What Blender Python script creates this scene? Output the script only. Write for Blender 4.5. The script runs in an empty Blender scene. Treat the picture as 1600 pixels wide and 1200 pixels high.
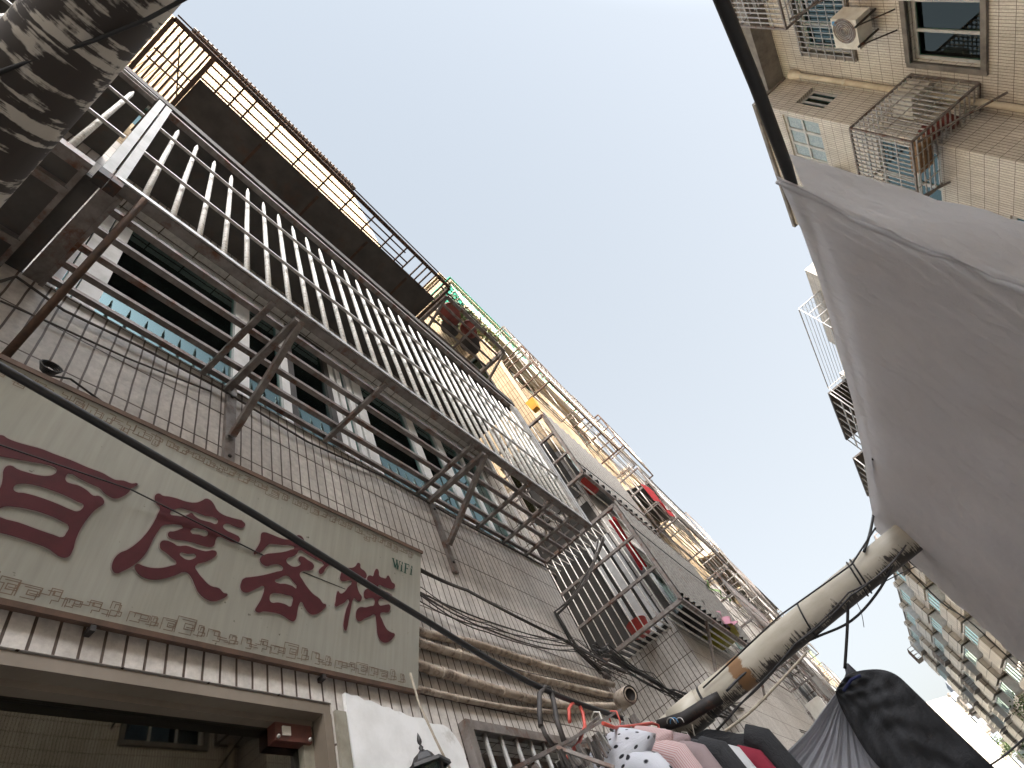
import bpy, math, random
from mathutils import Vector, Matrix
from math import pi, sin, cos, radians
random.seed(7)
S = bpy.context.scene
COL = S.collection
# ---------------------------------------------------------------- camera
FPX = 847.0
A_ = Vector((745, -675, -FPX)).normalized()
Z_ = Vector((-410, 610, -FPX)); Z_ = (Z_ - A_ * A_.dot(Z_)).normalized()
X_ = A_.cross(Z_)
ROT = Matrix((X_, A_, Z_))            # world = ROT @ camera
CAM = Vector((0, 0, 1.5))
cd = bpy.data.cameras.new('camera'); cam = bpy.data.objects.new('camera', cd); COL.objects.link(cam)
cd.sensor_width = 36; cd.lens = FPX / 1600 * 36; cd.clip_start = .02; cd.clip_end = 3000
cam.matrix_world = Matrix.Translation(CAM) @ ROT.to_4x4()
S.camera = cam
# ---------------------------------------------------------------- light
SUNDIR = Vector((1, -.5, .64)).normalized()      # towards the sun
el = math.asin(SUNDIR.z); az = math.atan2(SUNDIR.x, SUNDIR.y)
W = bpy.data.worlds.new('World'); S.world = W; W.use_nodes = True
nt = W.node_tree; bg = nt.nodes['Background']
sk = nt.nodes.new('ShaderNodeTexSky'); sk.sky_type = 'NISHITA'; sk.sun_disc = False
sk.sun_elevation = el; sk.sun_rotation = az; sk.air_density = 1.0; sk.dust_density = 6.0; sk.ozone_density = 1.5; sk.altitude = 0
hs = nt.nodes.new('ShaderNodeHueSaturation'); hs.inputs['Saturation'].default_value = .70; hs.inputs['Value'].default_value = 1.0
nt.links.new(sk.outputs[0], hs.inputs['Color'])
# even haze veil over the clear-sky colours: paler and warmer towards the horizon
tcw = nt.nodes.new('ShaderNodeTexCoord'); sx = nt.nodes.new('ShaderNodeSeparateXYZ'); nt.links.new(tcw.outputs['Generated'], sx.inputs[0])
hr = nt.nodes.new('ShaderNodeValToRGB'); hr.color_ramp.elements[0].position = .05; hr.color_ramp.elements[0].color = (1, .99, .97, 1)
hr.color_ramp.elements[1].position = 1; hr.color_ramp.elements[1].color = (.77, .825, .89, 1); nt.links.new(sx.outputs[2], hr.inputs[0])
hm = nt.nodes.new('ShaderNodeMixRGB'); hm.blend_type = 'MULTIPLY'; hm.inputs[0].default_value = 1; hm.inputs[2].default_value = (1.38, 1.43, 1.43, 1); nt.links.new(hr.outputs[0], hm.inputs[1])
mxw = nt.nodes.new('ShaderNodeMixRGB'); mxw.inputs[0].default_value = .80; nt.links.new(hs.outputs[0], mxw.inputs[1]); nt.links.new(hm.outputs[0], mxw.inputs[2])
# sky glow around the veiled sun, added out of view to fill shaded walls
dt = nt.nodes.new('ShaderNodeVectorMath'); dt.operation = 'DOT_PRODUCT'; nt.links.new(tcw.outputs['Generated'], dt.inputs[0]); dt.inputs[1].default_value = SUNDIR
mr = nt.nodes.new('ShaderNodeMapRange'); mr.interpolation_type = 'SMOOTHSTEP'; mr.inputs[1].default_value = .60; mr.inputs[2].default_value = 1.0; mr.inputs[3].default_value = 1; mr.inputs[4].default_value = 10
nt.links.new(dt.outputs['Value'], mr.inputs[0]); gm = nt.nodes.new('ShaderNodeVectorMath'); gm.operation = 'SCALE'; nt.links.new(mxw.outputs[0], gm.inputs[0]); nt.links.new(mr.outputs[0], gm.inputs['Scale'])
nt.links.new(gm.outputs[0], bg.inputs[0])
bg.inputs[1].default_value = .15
sl = bpy.data.lights.new('sun', 'SUN'); sl.energy = 2.1; sl.angle = radians(.6); sl.color = (1, .87, .70)
so = bpy.data.objects.new('sun', sl); COL.objects.link(so)
so.rotation_euler = SUNDIR.to_track_quat('Z', 'Y').to_euler(); so.location = (20, -10, 30)
S.view_settings.view_transform = 'Standard'; S.view_settings.look = 'None'
S.view_settings.exposure = 2.02; S.view_settings.gamma = 1
S.cycles.max_bounces = 6; S.cycles.transparent_max_bounces = 12
# ---------------------------------------------------------------- measuring helpers
def ray(u, v): return ROT @ Vector((u - 800, -(v - 600), -FPX))
def P(u, v, x=None, y=None, z=None):
    """point of a real plane (x=, y= or z= constant) sighted at a photo position"""
    r = ray(u, v)
    if x is not None: t = (x - CAM.x) / r.x
    elif y is not None: t = (y - CAM.y) / r.y
    else: t = (z - CAM.z) / r.z
    return CAM + r * t
# ---------------------------------------------------------------- materials
MATS = {}
def newmat(name):
    m = bpy.data.materials.new(name); m.use_nodes = True
    n = m.node_tree.nodes; b = n['Principled BSDF']; return m, n, m.node_tree.links, b
def ramp(n, stops):
    r = n.new('ShaderNodeValToRGB'); e = r.color_ramp.elements
    while len(e) < len(stops): e.new(.5)
    for k, (p, c) in enumerate(stops):
        e[k].position = p; e[k].color = (*c, 1) if len(c) == 3 else c
    return r
def mixc(n, l, fac, a, b, mode='MIX'):
    m = n.new('ShaderNodeMixRGB'); m.blend_type = mode
    for i, s in enumerate((fac, a, b)):
        if isinstance(s, (int, float)): m.inputs[i].default_value = s
        elif isinstance(s, tuple): m.inputs[i].default_value = (*s, 1)
        else: l.new(s, m.inputs[i])
    return m.outputs[0]
def noise(n, l, vec, scale, detail=4, rough=.6, mapscale=None):
    t = n.new('ShaderNodeTexNoise'); t.inputs['Scale'].default_value = scale
    t.inputs['Detail'].default_value = detail; t.inputs['Roughness'].default_value = rough
    if mapscale:
        mp = n.new('ShaderNodeMapping'); mp.inputs['Scale'].default_value = mapscale; l.new(vec, mp.inputs[0]); vec = mp.outputs[0]
    l.new(vec, t.inputs['Vector']); return t.outputs[0]
def bump(n, l, b, h, s=.3, d=.01):
    bp = n.new('ShaderNodeBump'); bp.inputs['Strength'].default_value = s; bp.inputs['Distance'].default_value = d
    l.new(h, bp.inputs['Height']); l.new(bp.outputs[0], b.inputs['Normal'])
def tile(name, c1, c2, grout, bw=.055, rh=.24, mort=.0035, dirt=(.16, .12, .09), dirtamt=.5, rough=.45):
    m, n, l, b = newmat(name)
    uv = n.new('ShaderNodeUVMap').outputs[0]
    br = n.new('ShaderNodeTexBrick'); br.offset = 0; br.squash = 1
    br.inputs['Scale'].default_value = 1; br.inputs['Brick Width'].default_value = bw; br.inputs['Row Height'].default_value = rh
    br.inputs['Mortar Size'].default_value = mort; br.inputs['Mortar Smooth'].default_value = .25; br.inputs['Bias'].default_value = 0
    br.inputs['Color1'].default_value = (*c1, 1); br.inputs['Color2'].default_value = (*c2, 1); br.inputs['Mortar'].default_value = (*grout, 1)
    wob = noise(n, l, uv, 3, 2)
    mw = n.new('ShaderNodeVectorMath'); mw.operation = 'SCALE'; mw.inputs['Scale'].default_value = .012
    l.new(wob, mw.inputs[0]); ad = n.new('ShaderNodeVectorMath'); l.new(uv, ad.inputs[0]); l.new(mw.outputs[0], ad.inputs[1])
    l.new(ad.outputs[0], br.inputs['Vector'])
    st = noise(n, l, uv, 3.5, 6, .65, (1.6, .35, 1)); r1 = ramp(n, [(.42, (0, 0, 0)), (.75, (1, 1, 1))]); l.new(st, r1.inputs[0])
    sp = noise(n, l, uv, 30, 5, .7); r2 = ramp(n, [(.35, (.72, .72, .72)), (.65, (1, 1, 1))]); l.new(sp, r2.inputs[0])
    big = noise(n, l, uv, .9, 3, .5); r3 = ramp(n, [(.3, (.78, .76, .75)), (.7, (1.0, 1.0, 1.0))]); l.new(big, r3.inputs[0])
    f = n.new('ShaderNodeMath'); f.operation = 'MULTIPLY'; f.inputs[1].default_value = dirtamt; l.new(r1.outputs[0], f.inputs[0])
    c = mixc(n, l, f.outputs[0], br.outputs[0], dirt)
    c = mixc(n, l, 1.0, c, r2.outputs[0], 'MULTIPLY'); c = mixc(n, l, 1.0, c, r3.outputs[0], 'MULTIPLY')
    l.new(c, b.inputs['Base Color']); b.inputs['Roughness'].default_value = rough; b.inputs['Specular IOR Level'].default_value = .05 if rough > .9 else .5
    inv = n.new('ShaderNodeMath'); inv.operation = 'SUBTRACT'; inv.inputs[0].default_value = 1; l.new(br.outputs['Fac'], inv.inputs[1])
    bump(n, l, b, inv.outputs[0], .6, .004)
    MATS[name] = m; return m
def plain(name, c, c2=None, rough=.6, metal=0, scale=8, lo=.4, hi=.65, bmp=.15, ms=None, detail=6, extra=None):
    m, n, l, b = newmat(name)
    tc = n.new('ShaderNodeTexCoord').outputs['Object']
    if c2 is None: c2 = tuple(x * .7 for x in c)
    no = noise(n, l, tc, scale, detail, .65, ms); r = ramp(n, [(lo, c), (hi, c2)]); l.new(no, r.inputs[0])
    col = r.outputs[0]
    if extra:
        n2 = noise(n, l, tc, extra[1], 5, .7); r2 = ramp(n, [(extra[2], (0, 0, 0)), (extra[3], (1, 1, 1))]); l.new(n2, r2.inputs[0])
        col = mixc(n, l, r2.outputs[0], col, extra[0])
    l.new(col, b.inputs['Base Color'])
    b.inputs['Roughness'].default_value = rough; b.inputs['Metallic'].default_value = metal
    if bmp: bump(n, l, b, no, bmp, .01)
    MATS[name] = m; return m
RUST = (.13, .045, .018)
tile('tile_lower', (.62, .585, .545), (.71, .67, .625), (.080, .052, .038), dirtamt=.42, mort=.0042)
tile('tile_upper', (.42, .335, .23), (.48, .39, .275), (.11, .065, .035), dirtamt=.3, mort=.005, rough=.95)  # sunlit copy of the wall tile, warm light put into its colour
tile('tile_right', (.68, .63, .55), (.77, .72, .64), (.10, .065, .05), dirtamt=.3, mort=.0045, dirt=(.2, .16, .13))
tile('tile_far', (.52, .465, .385), (.62, .56, .47), (.10, .08, .06), bw=.6, rh=.75, mort=.035, dirtamt=.45)
plain('concrete', (.21, .19, .17), (.12, .105, .095), .85, scale=3, bmp=.3)
plain('concrete_cream', (.36, .295, .21), (.27, .21, .145), .85, scale=3, bmp=.3)
plain('metal_grey', (.24, .215, .20), (.15, .125, .11), .5, .5, 14, extra=(RUST, 9, .52, .7))
plain('metal_light', (.50, .48, .45), (.34, .31, .28), .35, .6, 20, extra=((.16, .1, .07), 14, .55, .75))
plain('metal_dark', (.035, .030, .028), (.022, .018, .016), .6, .3, 10, extra=(RUST, 7, .56, .75))
plain('metal_rust', (.10, .055, .035), (.05, .035, .028), .7, .3, 20)
plain('white_bar', (.84, .82, .78), (.40, .35, .30), .5, 0, 30, lo=.45, hi=.75, ms=(1, 1, 3), extra=((.14, .10, .08), 40, .58, .72))
plain('white_frame', (.46, .46, .46), (.36, .36, .35), .6, 0, 8)
plain('sheet_dark', (.085, .076, .068), (.055, .048, .044), .7, .2, 4, extra=((.10, .05, .03), 3, .55, .8))
plain('fluted', (.21, .20, .185), (.11, .10, .09), .7, .1, 45, extra=(RUST, 5, .6, .8))
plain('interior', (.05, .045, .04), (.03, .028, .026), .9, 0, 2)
plain('plaster_white', (.74, .74, .74), (.62, .62, .61), .9, 0, 5, extra=((.33, .31, .28), 4, .56, .7), bmp=.4)
plain('plaster_yellow', (.60, .56, .47), (.52, .48, .40), .9, 0, 1)
plain('wood_frame', (.20, .165, .13), (.15, .12, .09), .6, 0, 2.5, bmp=.05)
plain('frame_paint', (.27, .25, .20), (.17, .15, .11), .6, 0, 9)
plain('cable', (.014, .013, .013), (.022, .020, .02), .5, 0, 20)
plain('cable_grey', (.06, .05, .045), (.03, .026, .024), .6, 0, 20)
plain('wire_beige', (.36, .31, .24), (.24, .2, .15), .6, 0, 20)
plain('duct', (.44, .37, .30), (.27, .21, .16), .65, 0, 9, ms=(1, 1, 1), extra=((.10, .065, .045), 22, .5, .68))
plain('pvc_cream', (.60, .52, .40), (.48, .40, .29), .5, 0, 5)
plain('plastic_white', (.62, .60, .54), (.50, .46, .40), .5, 0, 5)
plain('plastic_red', (.50, .05, .035), (.38, .035, .03), .45, 0, 8)
plain('plastic_coral', (.62, .10, .07), (.50, .07, .05), .4, 0, 8)
plain('plastic_orange', (.75, .36, .03), (.6, .26, .02), .5, 0, 8)
plain('plastic_yellow', (.42, .36, .04), (.26, .22, .03), .5, 0, 8)
plain('pot_red', (.19, .035, .025), (.11, .02, .016), .35, 0, 8)
plain('pot_dark', (.05, .04, .036), (.028, .023, .02), .6, 0, 8)
plain('soil', (.05, .035, .022), (.03, .02, .012), .95, 0, 30)
plain('leaf', (.07, .12, .02), (.035, .07, .012), .6, 0, 9)
plain('leaf_yellow', (.17, .18, .03), (.08, .12, .02), .6, 0, 9)
plain('bark', (.10, .075, .05), (.06, .045, .03), .9, 0, 12)
plain('net_green', (.03, .30, .20), (.02, .20, .14), .5, 0, 5)
plain('lamp_black', (.045, .042, .042), (.025, .023, .023), .45, .4, 20)
plain('box_red', (.11, .035, .025), (.07, .025, .02), .4, 0, 20)
plain('asphalt', (.06, .058, .056), (.04, .039, .038), .9, 0, 20)
plain('slab_paving', (.42, .40, .37), (.34, .32, .3), .9, 0, 6)
plain('tile_roof', (.30, .12, .07), (.2, .08, .05), .8, 0, 3)
plain('plaster_brown', (.30, .17, .08), (.2, .11, .06), .7, 0, 6)
plain('blue_wall', (.28, .31, .36), (.2, .23, .28), .8, 0, 1)
def cloth(name, c, c2=None, trans=.0, stripes=None, weave=350, dots=None, rough=.9, bs=.12):
    m, n, l, b = newmat(name)
    uv = n.new('ShaderNodeUVMap').outputs[0]
    no = noise(n, l, uv, 3, 5, .6); r = ramp(n, [(.35, c), (.7, c2 or tuple(x * .82 for x in c))]); l.new(no, r.inputs[0]); col = r.outputs[0]
    if stripes:
        w = n.new('ShaderNodeTexWave'); w.inputs['Scale'].default_value = stripes[1]; w.bands_direction = 'Y'; l.new(uv, w.inputs[0])
        r2 = ramp(n, [(.55, (0, 0, 0)), (.7, (1, 1, 1))]); l.new(w.outputs['Fac'], r2.inputs[0]); col = mixc(n, l, r2.outputs[0], col, stripes[0])
    if dots:
        v = n.new('ShaderNodeTexVoronoi'); v.inputs['Scale'].default_value = dots[1]; v.inputs['Randomness'].default_value = .15; l.new(uv, v.inputs['Vector'])
        r2 = ramp(n, [(.15, (1, 1, 1)), (.2, (0, 0, 0))]); l.new(v.outputs['Distance'], r2.inputs[0]); col = mixc(n, l, r2.outputs[0], col, dots[0])
    l.new(col, b.inputs['Base Color']); b.inputs['Roughness'].default_value = rough
    f = noise(n, l, uv, 9, 7, .7, (1, 2.2, 1))
    fine = noise(n, l, uv, weave, 2, .5)
    ad = n.new('ShaderNodeMath'); ad.operation = 'MULTIPLY_ADD'; l.new(fine, ad.inputs[0]); ad.inputs[1].default_value = .08; l.new(f, ad.inputs[2])
    bump(n, l, b, ad.outputs[0], .5, bs * .1)
    if bs > 1:     # sharp criss-cross creases of a folded sheet
        rd = None
        for sc_, mp_ in ((2.2, (1, 3.2, 1)), (4.5, (2.2, .8, 1)), (9, (1, 1, 1))):
            q = noise(n, l, uv, sc_, 2, .4, mp_); a_ = n.new('ShaderNodeMath'); a_.operation = 'SUBTRACT'; l.new(q, a_.inputs[0]); a_.inputs[1].default_value = .5
            b_ = n.new('ShaderNodeMath'); b_.operation = 'ABSOLUTE'; l.new(a_.outputs[0], b_.inputs[0]); c_ = n.new('ShaderNodeMath'); c_.operation = 'MULTIPLY_ADD'; l.new(b_.outputs[0], c_.inputs[0]); c_.inputs[1].default_value = -2.0
            if rd is None: c_.inputs[2].default_value = 0
            else: l.new(rd, c_.inputs[2])
            rd = c_.outputs[0]
        b2 = n.new('ShaderNodeBump'); b2.inputs['Strength'].default_value = .8; b2.inputs['Distance'].default_value = .03; l.new(rd, b2.inputs['Height'])
        l.new(b.inputs['Normal'].links[0].from_socket, b2.inputs['Normal']); l.new(b2.outputs[0], b.inputs['Normal'])
    if trans:
        t = n.new('ShaderNodeBsdfTranslucent'); l.new(col, t.inputs[0]); mx = n.new('ShaderNodeMixShader'); mx.inputs[0].default_value = trans
        l.new(b.outputs[0], mx.inputs[1]); l.new(t.outputs[0], mx.inputs[2]); l.new(mx.outputs[0], n['Material Output'].inputs[0])
    MATS[name] = m; return m
cloth('linen_hem', (.75, .73, .74), (.66, .64, .65), .5)
cloth('linen_grey', (.74, .72, .725), (.65, .63, .635), .55, bs=1.2)
cloth('linen_light', (.40, .40, .43), (.32, .32, .35), .3)
cloth('cloth_black', (.020, .020, .022), (.034, .034, .037), bs=.5)
cloth('cloth_navy', (.02, .025, .09))
cloth('cloth_white', (.62, .62, .62), (.5, .5, .5), .2)
cloth('cloth_dots', (.66, .66, .70), (.56, .56, .62), .2, dots=((.015, .015, .02), 17))
cloth('cloth_pink', (.62, .50, .49), (.54, .43, .42), .2, stripes=((.50, .27, .26), 40))
cloth('cloth_lace', (.34, .26, .26), (.22, .16, .16), .2)
cloth('cloth_crimson', (.22, .012, .03), (.14, .008, .02))
cloth('cloth_red', (.42, .02, .025), (.30, .015, .02), .3)
cloth('cloth_green', (.34, .48, .22), (.26, .38, .16), .2, stripes=((.22, .34, .13), 60))
cloth('cloth_rose', (.50, .24, .30), (.38, .16, .22), .2)
cloth('curtain_green', (.10, .24, .10), (.06, .16, .07), .3)
def mk_glass(name, tint, body, refl=.9, ior=1.7, gc=(.62, .72, .70)):
    m, n, l, b = newmat(name)
    tr = n.new('ShaderNodeBsdfTransparent'); tr.inputs[0].default_value = (*tint, 1)
    gl = n.new('ShaderNodeBsdfGlossy'); gl.inputs['Roughness'].default_value = .02; gl.inputs[0].default_value = (*gc, 1)
    fr = n.new('ShaderNodeFresnel'); fr.inputs[0].default_value = ior
    mx = n.new('ShaderNodeMixShader'); l.new(fr.outputs[0], mx.inputs[0]); l.new(tr.outputs[0], mx.inputs[1]); l.new(gl.outputs[0], mx.inputs[2])
    no = noise(n, l, n.new('ShaderNodeTexCoord').outputs['Object'], 1.2, 2)
    bp = n.new('ShaderNodeBump'); bp.inputs['Strength'].default_value = .05; bp.inputs['Distance'].default_value = .02; l.new(no, bp.inputs['Height']); l.new(bp.outputs[0], gl.inputs['Normal'])
    l.new(mx.outputs[0], n['Material Output'].inputs[0]); MATS[name] = m
mk_glass('glass', (.45, .62, .56), 0, ior=2.0, gc=(.62, .86, .86))
mk_glass('glass_shop', (.30, .30, .28), 0, ior=2.6, gc=(.5, .5, .48))
mk_glass('glass_green', (.25, .65, .50), 0)
def frosted():
    m, n, l, b = newmat('glass_frosted'); b.inputs['Roughness'].default_value = .25
    no = noise(n, l, n.new('ShaderNodeTexCoord').outputs['Object'], 25, 4); r = ramp(n, [(.4, (.24, .30, .33)), (.6, (.33, .40, .43))]); l.new(no, r.inputs[0]); l.new(r.outputs[0], b.inputs['Base Color']); MATS['glass_frosted'] = m
frosted()
def mouldy(name, clean, c2, dark, thr, freq, lo, hi, wt=.42, fall=2.4, bf=.22):
    """grimy plastic pipe: uv.x runs along it in metres, uv.y once round (0.5 = underside); streaks start at the underside"""
    m, n, l, b = newmat(name)
    uv = n.new('ShaderNodeUVMap').outputs[0]
    sep = n.new('ShaderNodeSeparateXYZ'); l.new(uv, sep.inputs[0])
    d = n.new('ShaderNodeMath'); d.operation = 'SUBTRACT'; l.new(sep.outputs[1], d.inputs[0]); d.inputs[1].default_value = thr
    a = n.new('ShaderNodeMath'); a.operation = 'ABSOLUTE'; l.new(d.outputs[0], a.inputs[0])
    st = noise(n, l, uv, 1, 4, .6, (freq, 2.2, 1)); bl = noise(n, l, uv, 1, 5, .6, (freq * bf, 5, 1))
    s1 = n.new('ShaderNodeMath'); s1.operation = 'MULTIPLY_ADD'; l.new(st, s1.inputs[0]); s1.inputs[1].default_value = wt; l.new(bl, s1.inputs[2])
    s2 = n.new('ShaderNodeMath'); s2.operation = 'MULTIPLY_ADD'; l.new(a.outputs[0], s2.inputs[0]); s2.inputs[1].default_value = -fall; l.new(s1.outputs[0], s2.inputs[2])
    r = ramp(n, [(lo, (0, 0, 0)), (hi, (1, 1, 1))]); l.new(s2.outputs[0], r.inputs[0])
    cn = noise(n, l, uv, 7, 4); rc = ramp(n, [(.35, clean), (.7, c2)]); l.new(cn, rc.inputs[0])
    col = mixc(n, l, r.outputs[0], rc.outputs[0], dark); return m, n, l, b, uv, sep, col
m, n, l, b, uv, sep, col = mouldy('pvc_stained', (.50, .45, .37), (.40, .35, .27), (.045, .036, .03), .56, 130, .52, .60, .8, 1.9, .1)
# one rusty ring of staining where a joint weeps
d = n.new('ShaderNodeMath'); d.operation = 'SUBTRACT'; l.new(sep.outputs[0], d.inputs[0]); d.inputs[1].default_value = .98
a = n.new('ShaderNodeMath'); a.operation = 'ABSOLUTE'; l.new(d.outputs[0], a.inputs[0])
w = noise(n, l, uv, 14, 4); s = n.new('ShaderNodeMath'); s.operation = 'MULTIPLY_ADD'; l.new(w, s.inputs[0]); s.inputs[1].default_value = -.06; l.new(a.outputs[0], s.inputs[2])
rr = ramp(n, [(0, (1, 1, 1)), (.009, (0, 0, 0))]); l.new(s.outputs[0], rr.inputs[0])
col = mixc(n, l, rr.outputs[0], col, (.25, .13, .055)); l.new(col, b.inputs['Base Color']); b.inputs['Roughness'].default_value = .5; MATS['pvc_stained'] = m
m, n, l, b, uv, sep, col = mouldy('pvc_mouldy', (.54, .49, .42), (.42, .37, .31), (.045, .034, .028), .50, 46, .875, .95, 1.1, .75, .22)
l.new(col, b.inputs['Base Color']); b.inputs['Roughness'].default_value = .7; bump(n, l, b, col, .3, .01); MATS['pvc_mouldy'] = m
m, n, l, b = newmat('sign_board')
tc = n.new('ShaderNodeUVMap').outputs[0]
no = noise(n, l, tc, 1, 4, .6, (45, 3, 1)); r = ramp(n, [(.35, (.375, .37, .325)), (.7, (.32, .315, .275))]); l.new(no, r.inputs[0])
bl = noise(n, l, tc, 2.5, 4, .5); r1 = ramp(n, [(.4, (1, 1, 1)), (.75, (.84, .82, .78))]); l.new(bl, r1.inputs[0])
sp = noise(n, l, tc, 42, 3, .5); r2 = ramp(n, [(.70, (1, 1, 1)), (.76, (.32, .28, .24))]); l.new(sp, r2.inputs[0])
c = mixc(n, l, 1., r.outputs[0], r1.outputs[0], 'MULTIPLY'); c = mixc(n, l, 1., c, r2.outputs[0], 'MULTIPLY'); l.new(c, b.inputs['Base Color']); b.inputs['Roughness'].default_value = .6; MATS['sign_board'] = m
plain('sign_red', (.085, .012, .018), (.065, .010, .014), .6, 0, 20, bmp=0, extra=((.13, .07, .06), 60, .68, .8))
plain('sign_halo', (.33, .29, .27), (.28, .25, .23), .6, 0, 20, bmp=0)
plain('sign_brown', (.20, .14, .10), (.15, .105, .075), .6, 0, 20, bmp=0)
plain('sign_edge', (.15, .09, .065), (.09, .06, .045), .6, 0, 12, bmp=.1)
plain('sign_green', (.010, .065, .045), (.012, .05, .036), .6, 0, 20, bmp=0)
plain('label_blue', (.05, .22, .42), (.04, .18, .36), .5, 0, 20, bmp=0)
# ---------------------------------------------------------------- mesh builder
ORG = {}
class MB:
    def __init__(s): s.v = []; s.f = []; s.uv = []; s.sm = []
    def face(s, pts, uvs=None, smooth=False):
        k = len(s.v); pts = [Vector(p) for p in pts]; s.v += pts; s.f.append(list(range(k, k + len(pts))))
        if uvs is None:
            nn = Vector((0, 0, 0))
            for i in range(len(pts)): nn += pts[i].cross(pts[(i + 1) % len(pts)])
            ax = max(range(3), key=lambda i: abs(nn[i]))
            uvs = [((p.y, p.z), (p.x, p.z), (p.x, p.y))[ax] for p in pts]
        s.uv += uvs; s.sm.append(smooth)
    def hexa(s, c):   # 8 corners: bottom 0-3, top 4-7
        for q in ((0, 3, 2, 1), (4, 5, 6, 7), (0, 1, 5, 4), (1, 2, 6, 5), (2, 3, 7, 6), (3, 0, 4, 7)): s.face([c[i] for i in q])
        return s
    def box(s, x0, x1, y0, y1, z0, z1):
        x0, x1 = sorted((x0, x1)); y0, y1 = sorted((y0, y1)); z0, z1 = sorted((z0, z1))
        return s.hexa([(x0, y0, z0), (x1, y0, z0), (x1, y1, z0), (x0, y1, z0), (x0, y0, z1), (x1, y0, z1), (x1, y1, z1), (x0, y1, z1)])
    def bar(s, p, q, w, h=None, up=(0, 0, 1)):
        p = Vector(p); q = Vector(q); h = h or w; d = (q - p).normalized(); up = Vector(up)
        if abs(d.dot(up)) > .95: up = Vector((0, 1, 0)) if abs(d.y) < .9 else Vector((1, 0, 0))
        a = d.cross(up).normalized() * w / 2; c = a.normalized().cross(d).normalized() * h / 2
        return s.hexa([p - a - c, p + a - c, q + a - c, q - a - c, p - a + c, p + a + c, q + a + c, q - a + c])
    def tube(s, pts, r, n=8, cap=True, smooth=True, vs=1):
        pts = [Vector(p) for p in pts]; N = len(pts); rr = r if isinstance(r, (list, tuple)) else [r] * N
        ref = None; rings = []; L = 0
        for i, p in enumerate(pts):
            d = ((pts[min(i + 1, N - 1)] - p).normalized() + (p - pts[max(i - 1, 0)]).normalized())
            if d.length < 1e-6: d = Vector((0, 0, 1))
            d.normalize()
            if ref is None: ref = Vector((0, 0, 1)) if abs(d.z) < .9 else Vector((1, 0, 0))
            a = (ref - d * ref.dot(d)).normalized(); ref = a; c = d.cross(a)
            if i: L += (p - pts[i - 1]).length
            rings.append(([p + (a * cos(2 * pi * k / n) + c * sin(2 * pi * k / n)) * rr[i] for k in range(n)], L))
        for i in range(N - 1):
            (A, la), (B, lb) = rings[i], rings[i + 1]
            for k in range(n):
                j = (k + 1) % n
                s.face([A[k], A[j], B[j], B[k]], [(la, k / n * vs), (la, (k + 1) / n * vs), (lb, (k + 1) / n * vs), (lb, k / n * vs)], smooth)
        if cap: s.face(rings[0][0][::-1]); s.face(rings[-1][0])
        return s
    def lathe(s, c, prof, n=16, axis=(0, 0, 1), smooth=True):
        c = Vector(c); ax = Vector(axis).normalized(); a = ax.orthogonal().normalized(); b_ = ax.cross(a)
        R = [[c + ax * h + (a * cos(2 * pi * k / n) + b_ * sin(2 * pi * k / n)) * r for k in range(n)] for r, h in prof]
        for i in range(len(R) - 1):
            for k in range(n): s.face([R[i][k], R[i][(k + 1) % n], R[i + 1][(k + 1) % n], R[i + 1][k]], None, smooth)
        return s
    def grid(s, fn, nu, nv, smooth=True, us=1, vs=1):
        g = [[Vector(fn(i / nu, j / nv)) for j in range(nv + 1)] for i in range(nu + 1)]
        for i in range(nu):
            for j in range(nv):
                s.face([g[i][j], g[i + 1][j], g[i + 1][j + 1], g[i][j + 1]], [(i / nu * us, j / nv * vs), ((i + 1) / nu * us, j / nv * vs), ((i + 1) / nu * us, (j + 1) / nv * vs), (i / nu * us, (j + 1) / nv * vs)], smooth)
        return s
    def build(s, name, mat, parent=None, weld=False):
        if parent is not None: org = ORG[parent.name]
        else:
            mn = Vector((min(v.x for v in s.v), min(v.y for v in s.v), min(v.z for v in s.v))); mx = Vector((max(v.x for v in s.v), max(v.y for v in s.v), 0))
            org = Vector(((mn.x + mx.x) / 2, (mn.y + mx.y) / 2, mn.z))
        me = bpy.data.meshes.new(name); me.from_pydata([tuple(v - org) for v in s.v], [], s.f); me.update()
        ul = me.uv_layers.new(name='UVMap')
        for i, uvv in enumerate(s.uv): ul.data[i].uv = uvv
        for p, sm in zip(me.polygons, s.sm): p.use_smooth = sm
        if any(s.sm) or weld:
            import bmesh
            b = bmesh.new(); b.from_mesh(me); bmesh.ops.remove_doubles(b, verts=b.verts, dist=.00005); b.to_mesh(me); b.free()
        me.materials.append(MATS[mat]); o = bpy.data.objects.new(name, me); COL.objects.link(o)
        if parent is not None: o.parent = parent; ORG[o.name] = org
        else: o.location = org; ORG[o.name] = org
        return o
def tag(o, label, cat, group=None, kind=None):
    if label: o['label'] = label
    if cat: o['category'] = cat
    if group: o['group'] = group
    if kind: o['kind'] = kind
    return o
def thing(name, label, cat, loc, group=None):
    o = bpy.data.objects.new(name, None); COL.objects.link(o); o.location = loc; ORG[o.name] = Vector(loc); return tag(o, label, cat, group)
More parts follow.
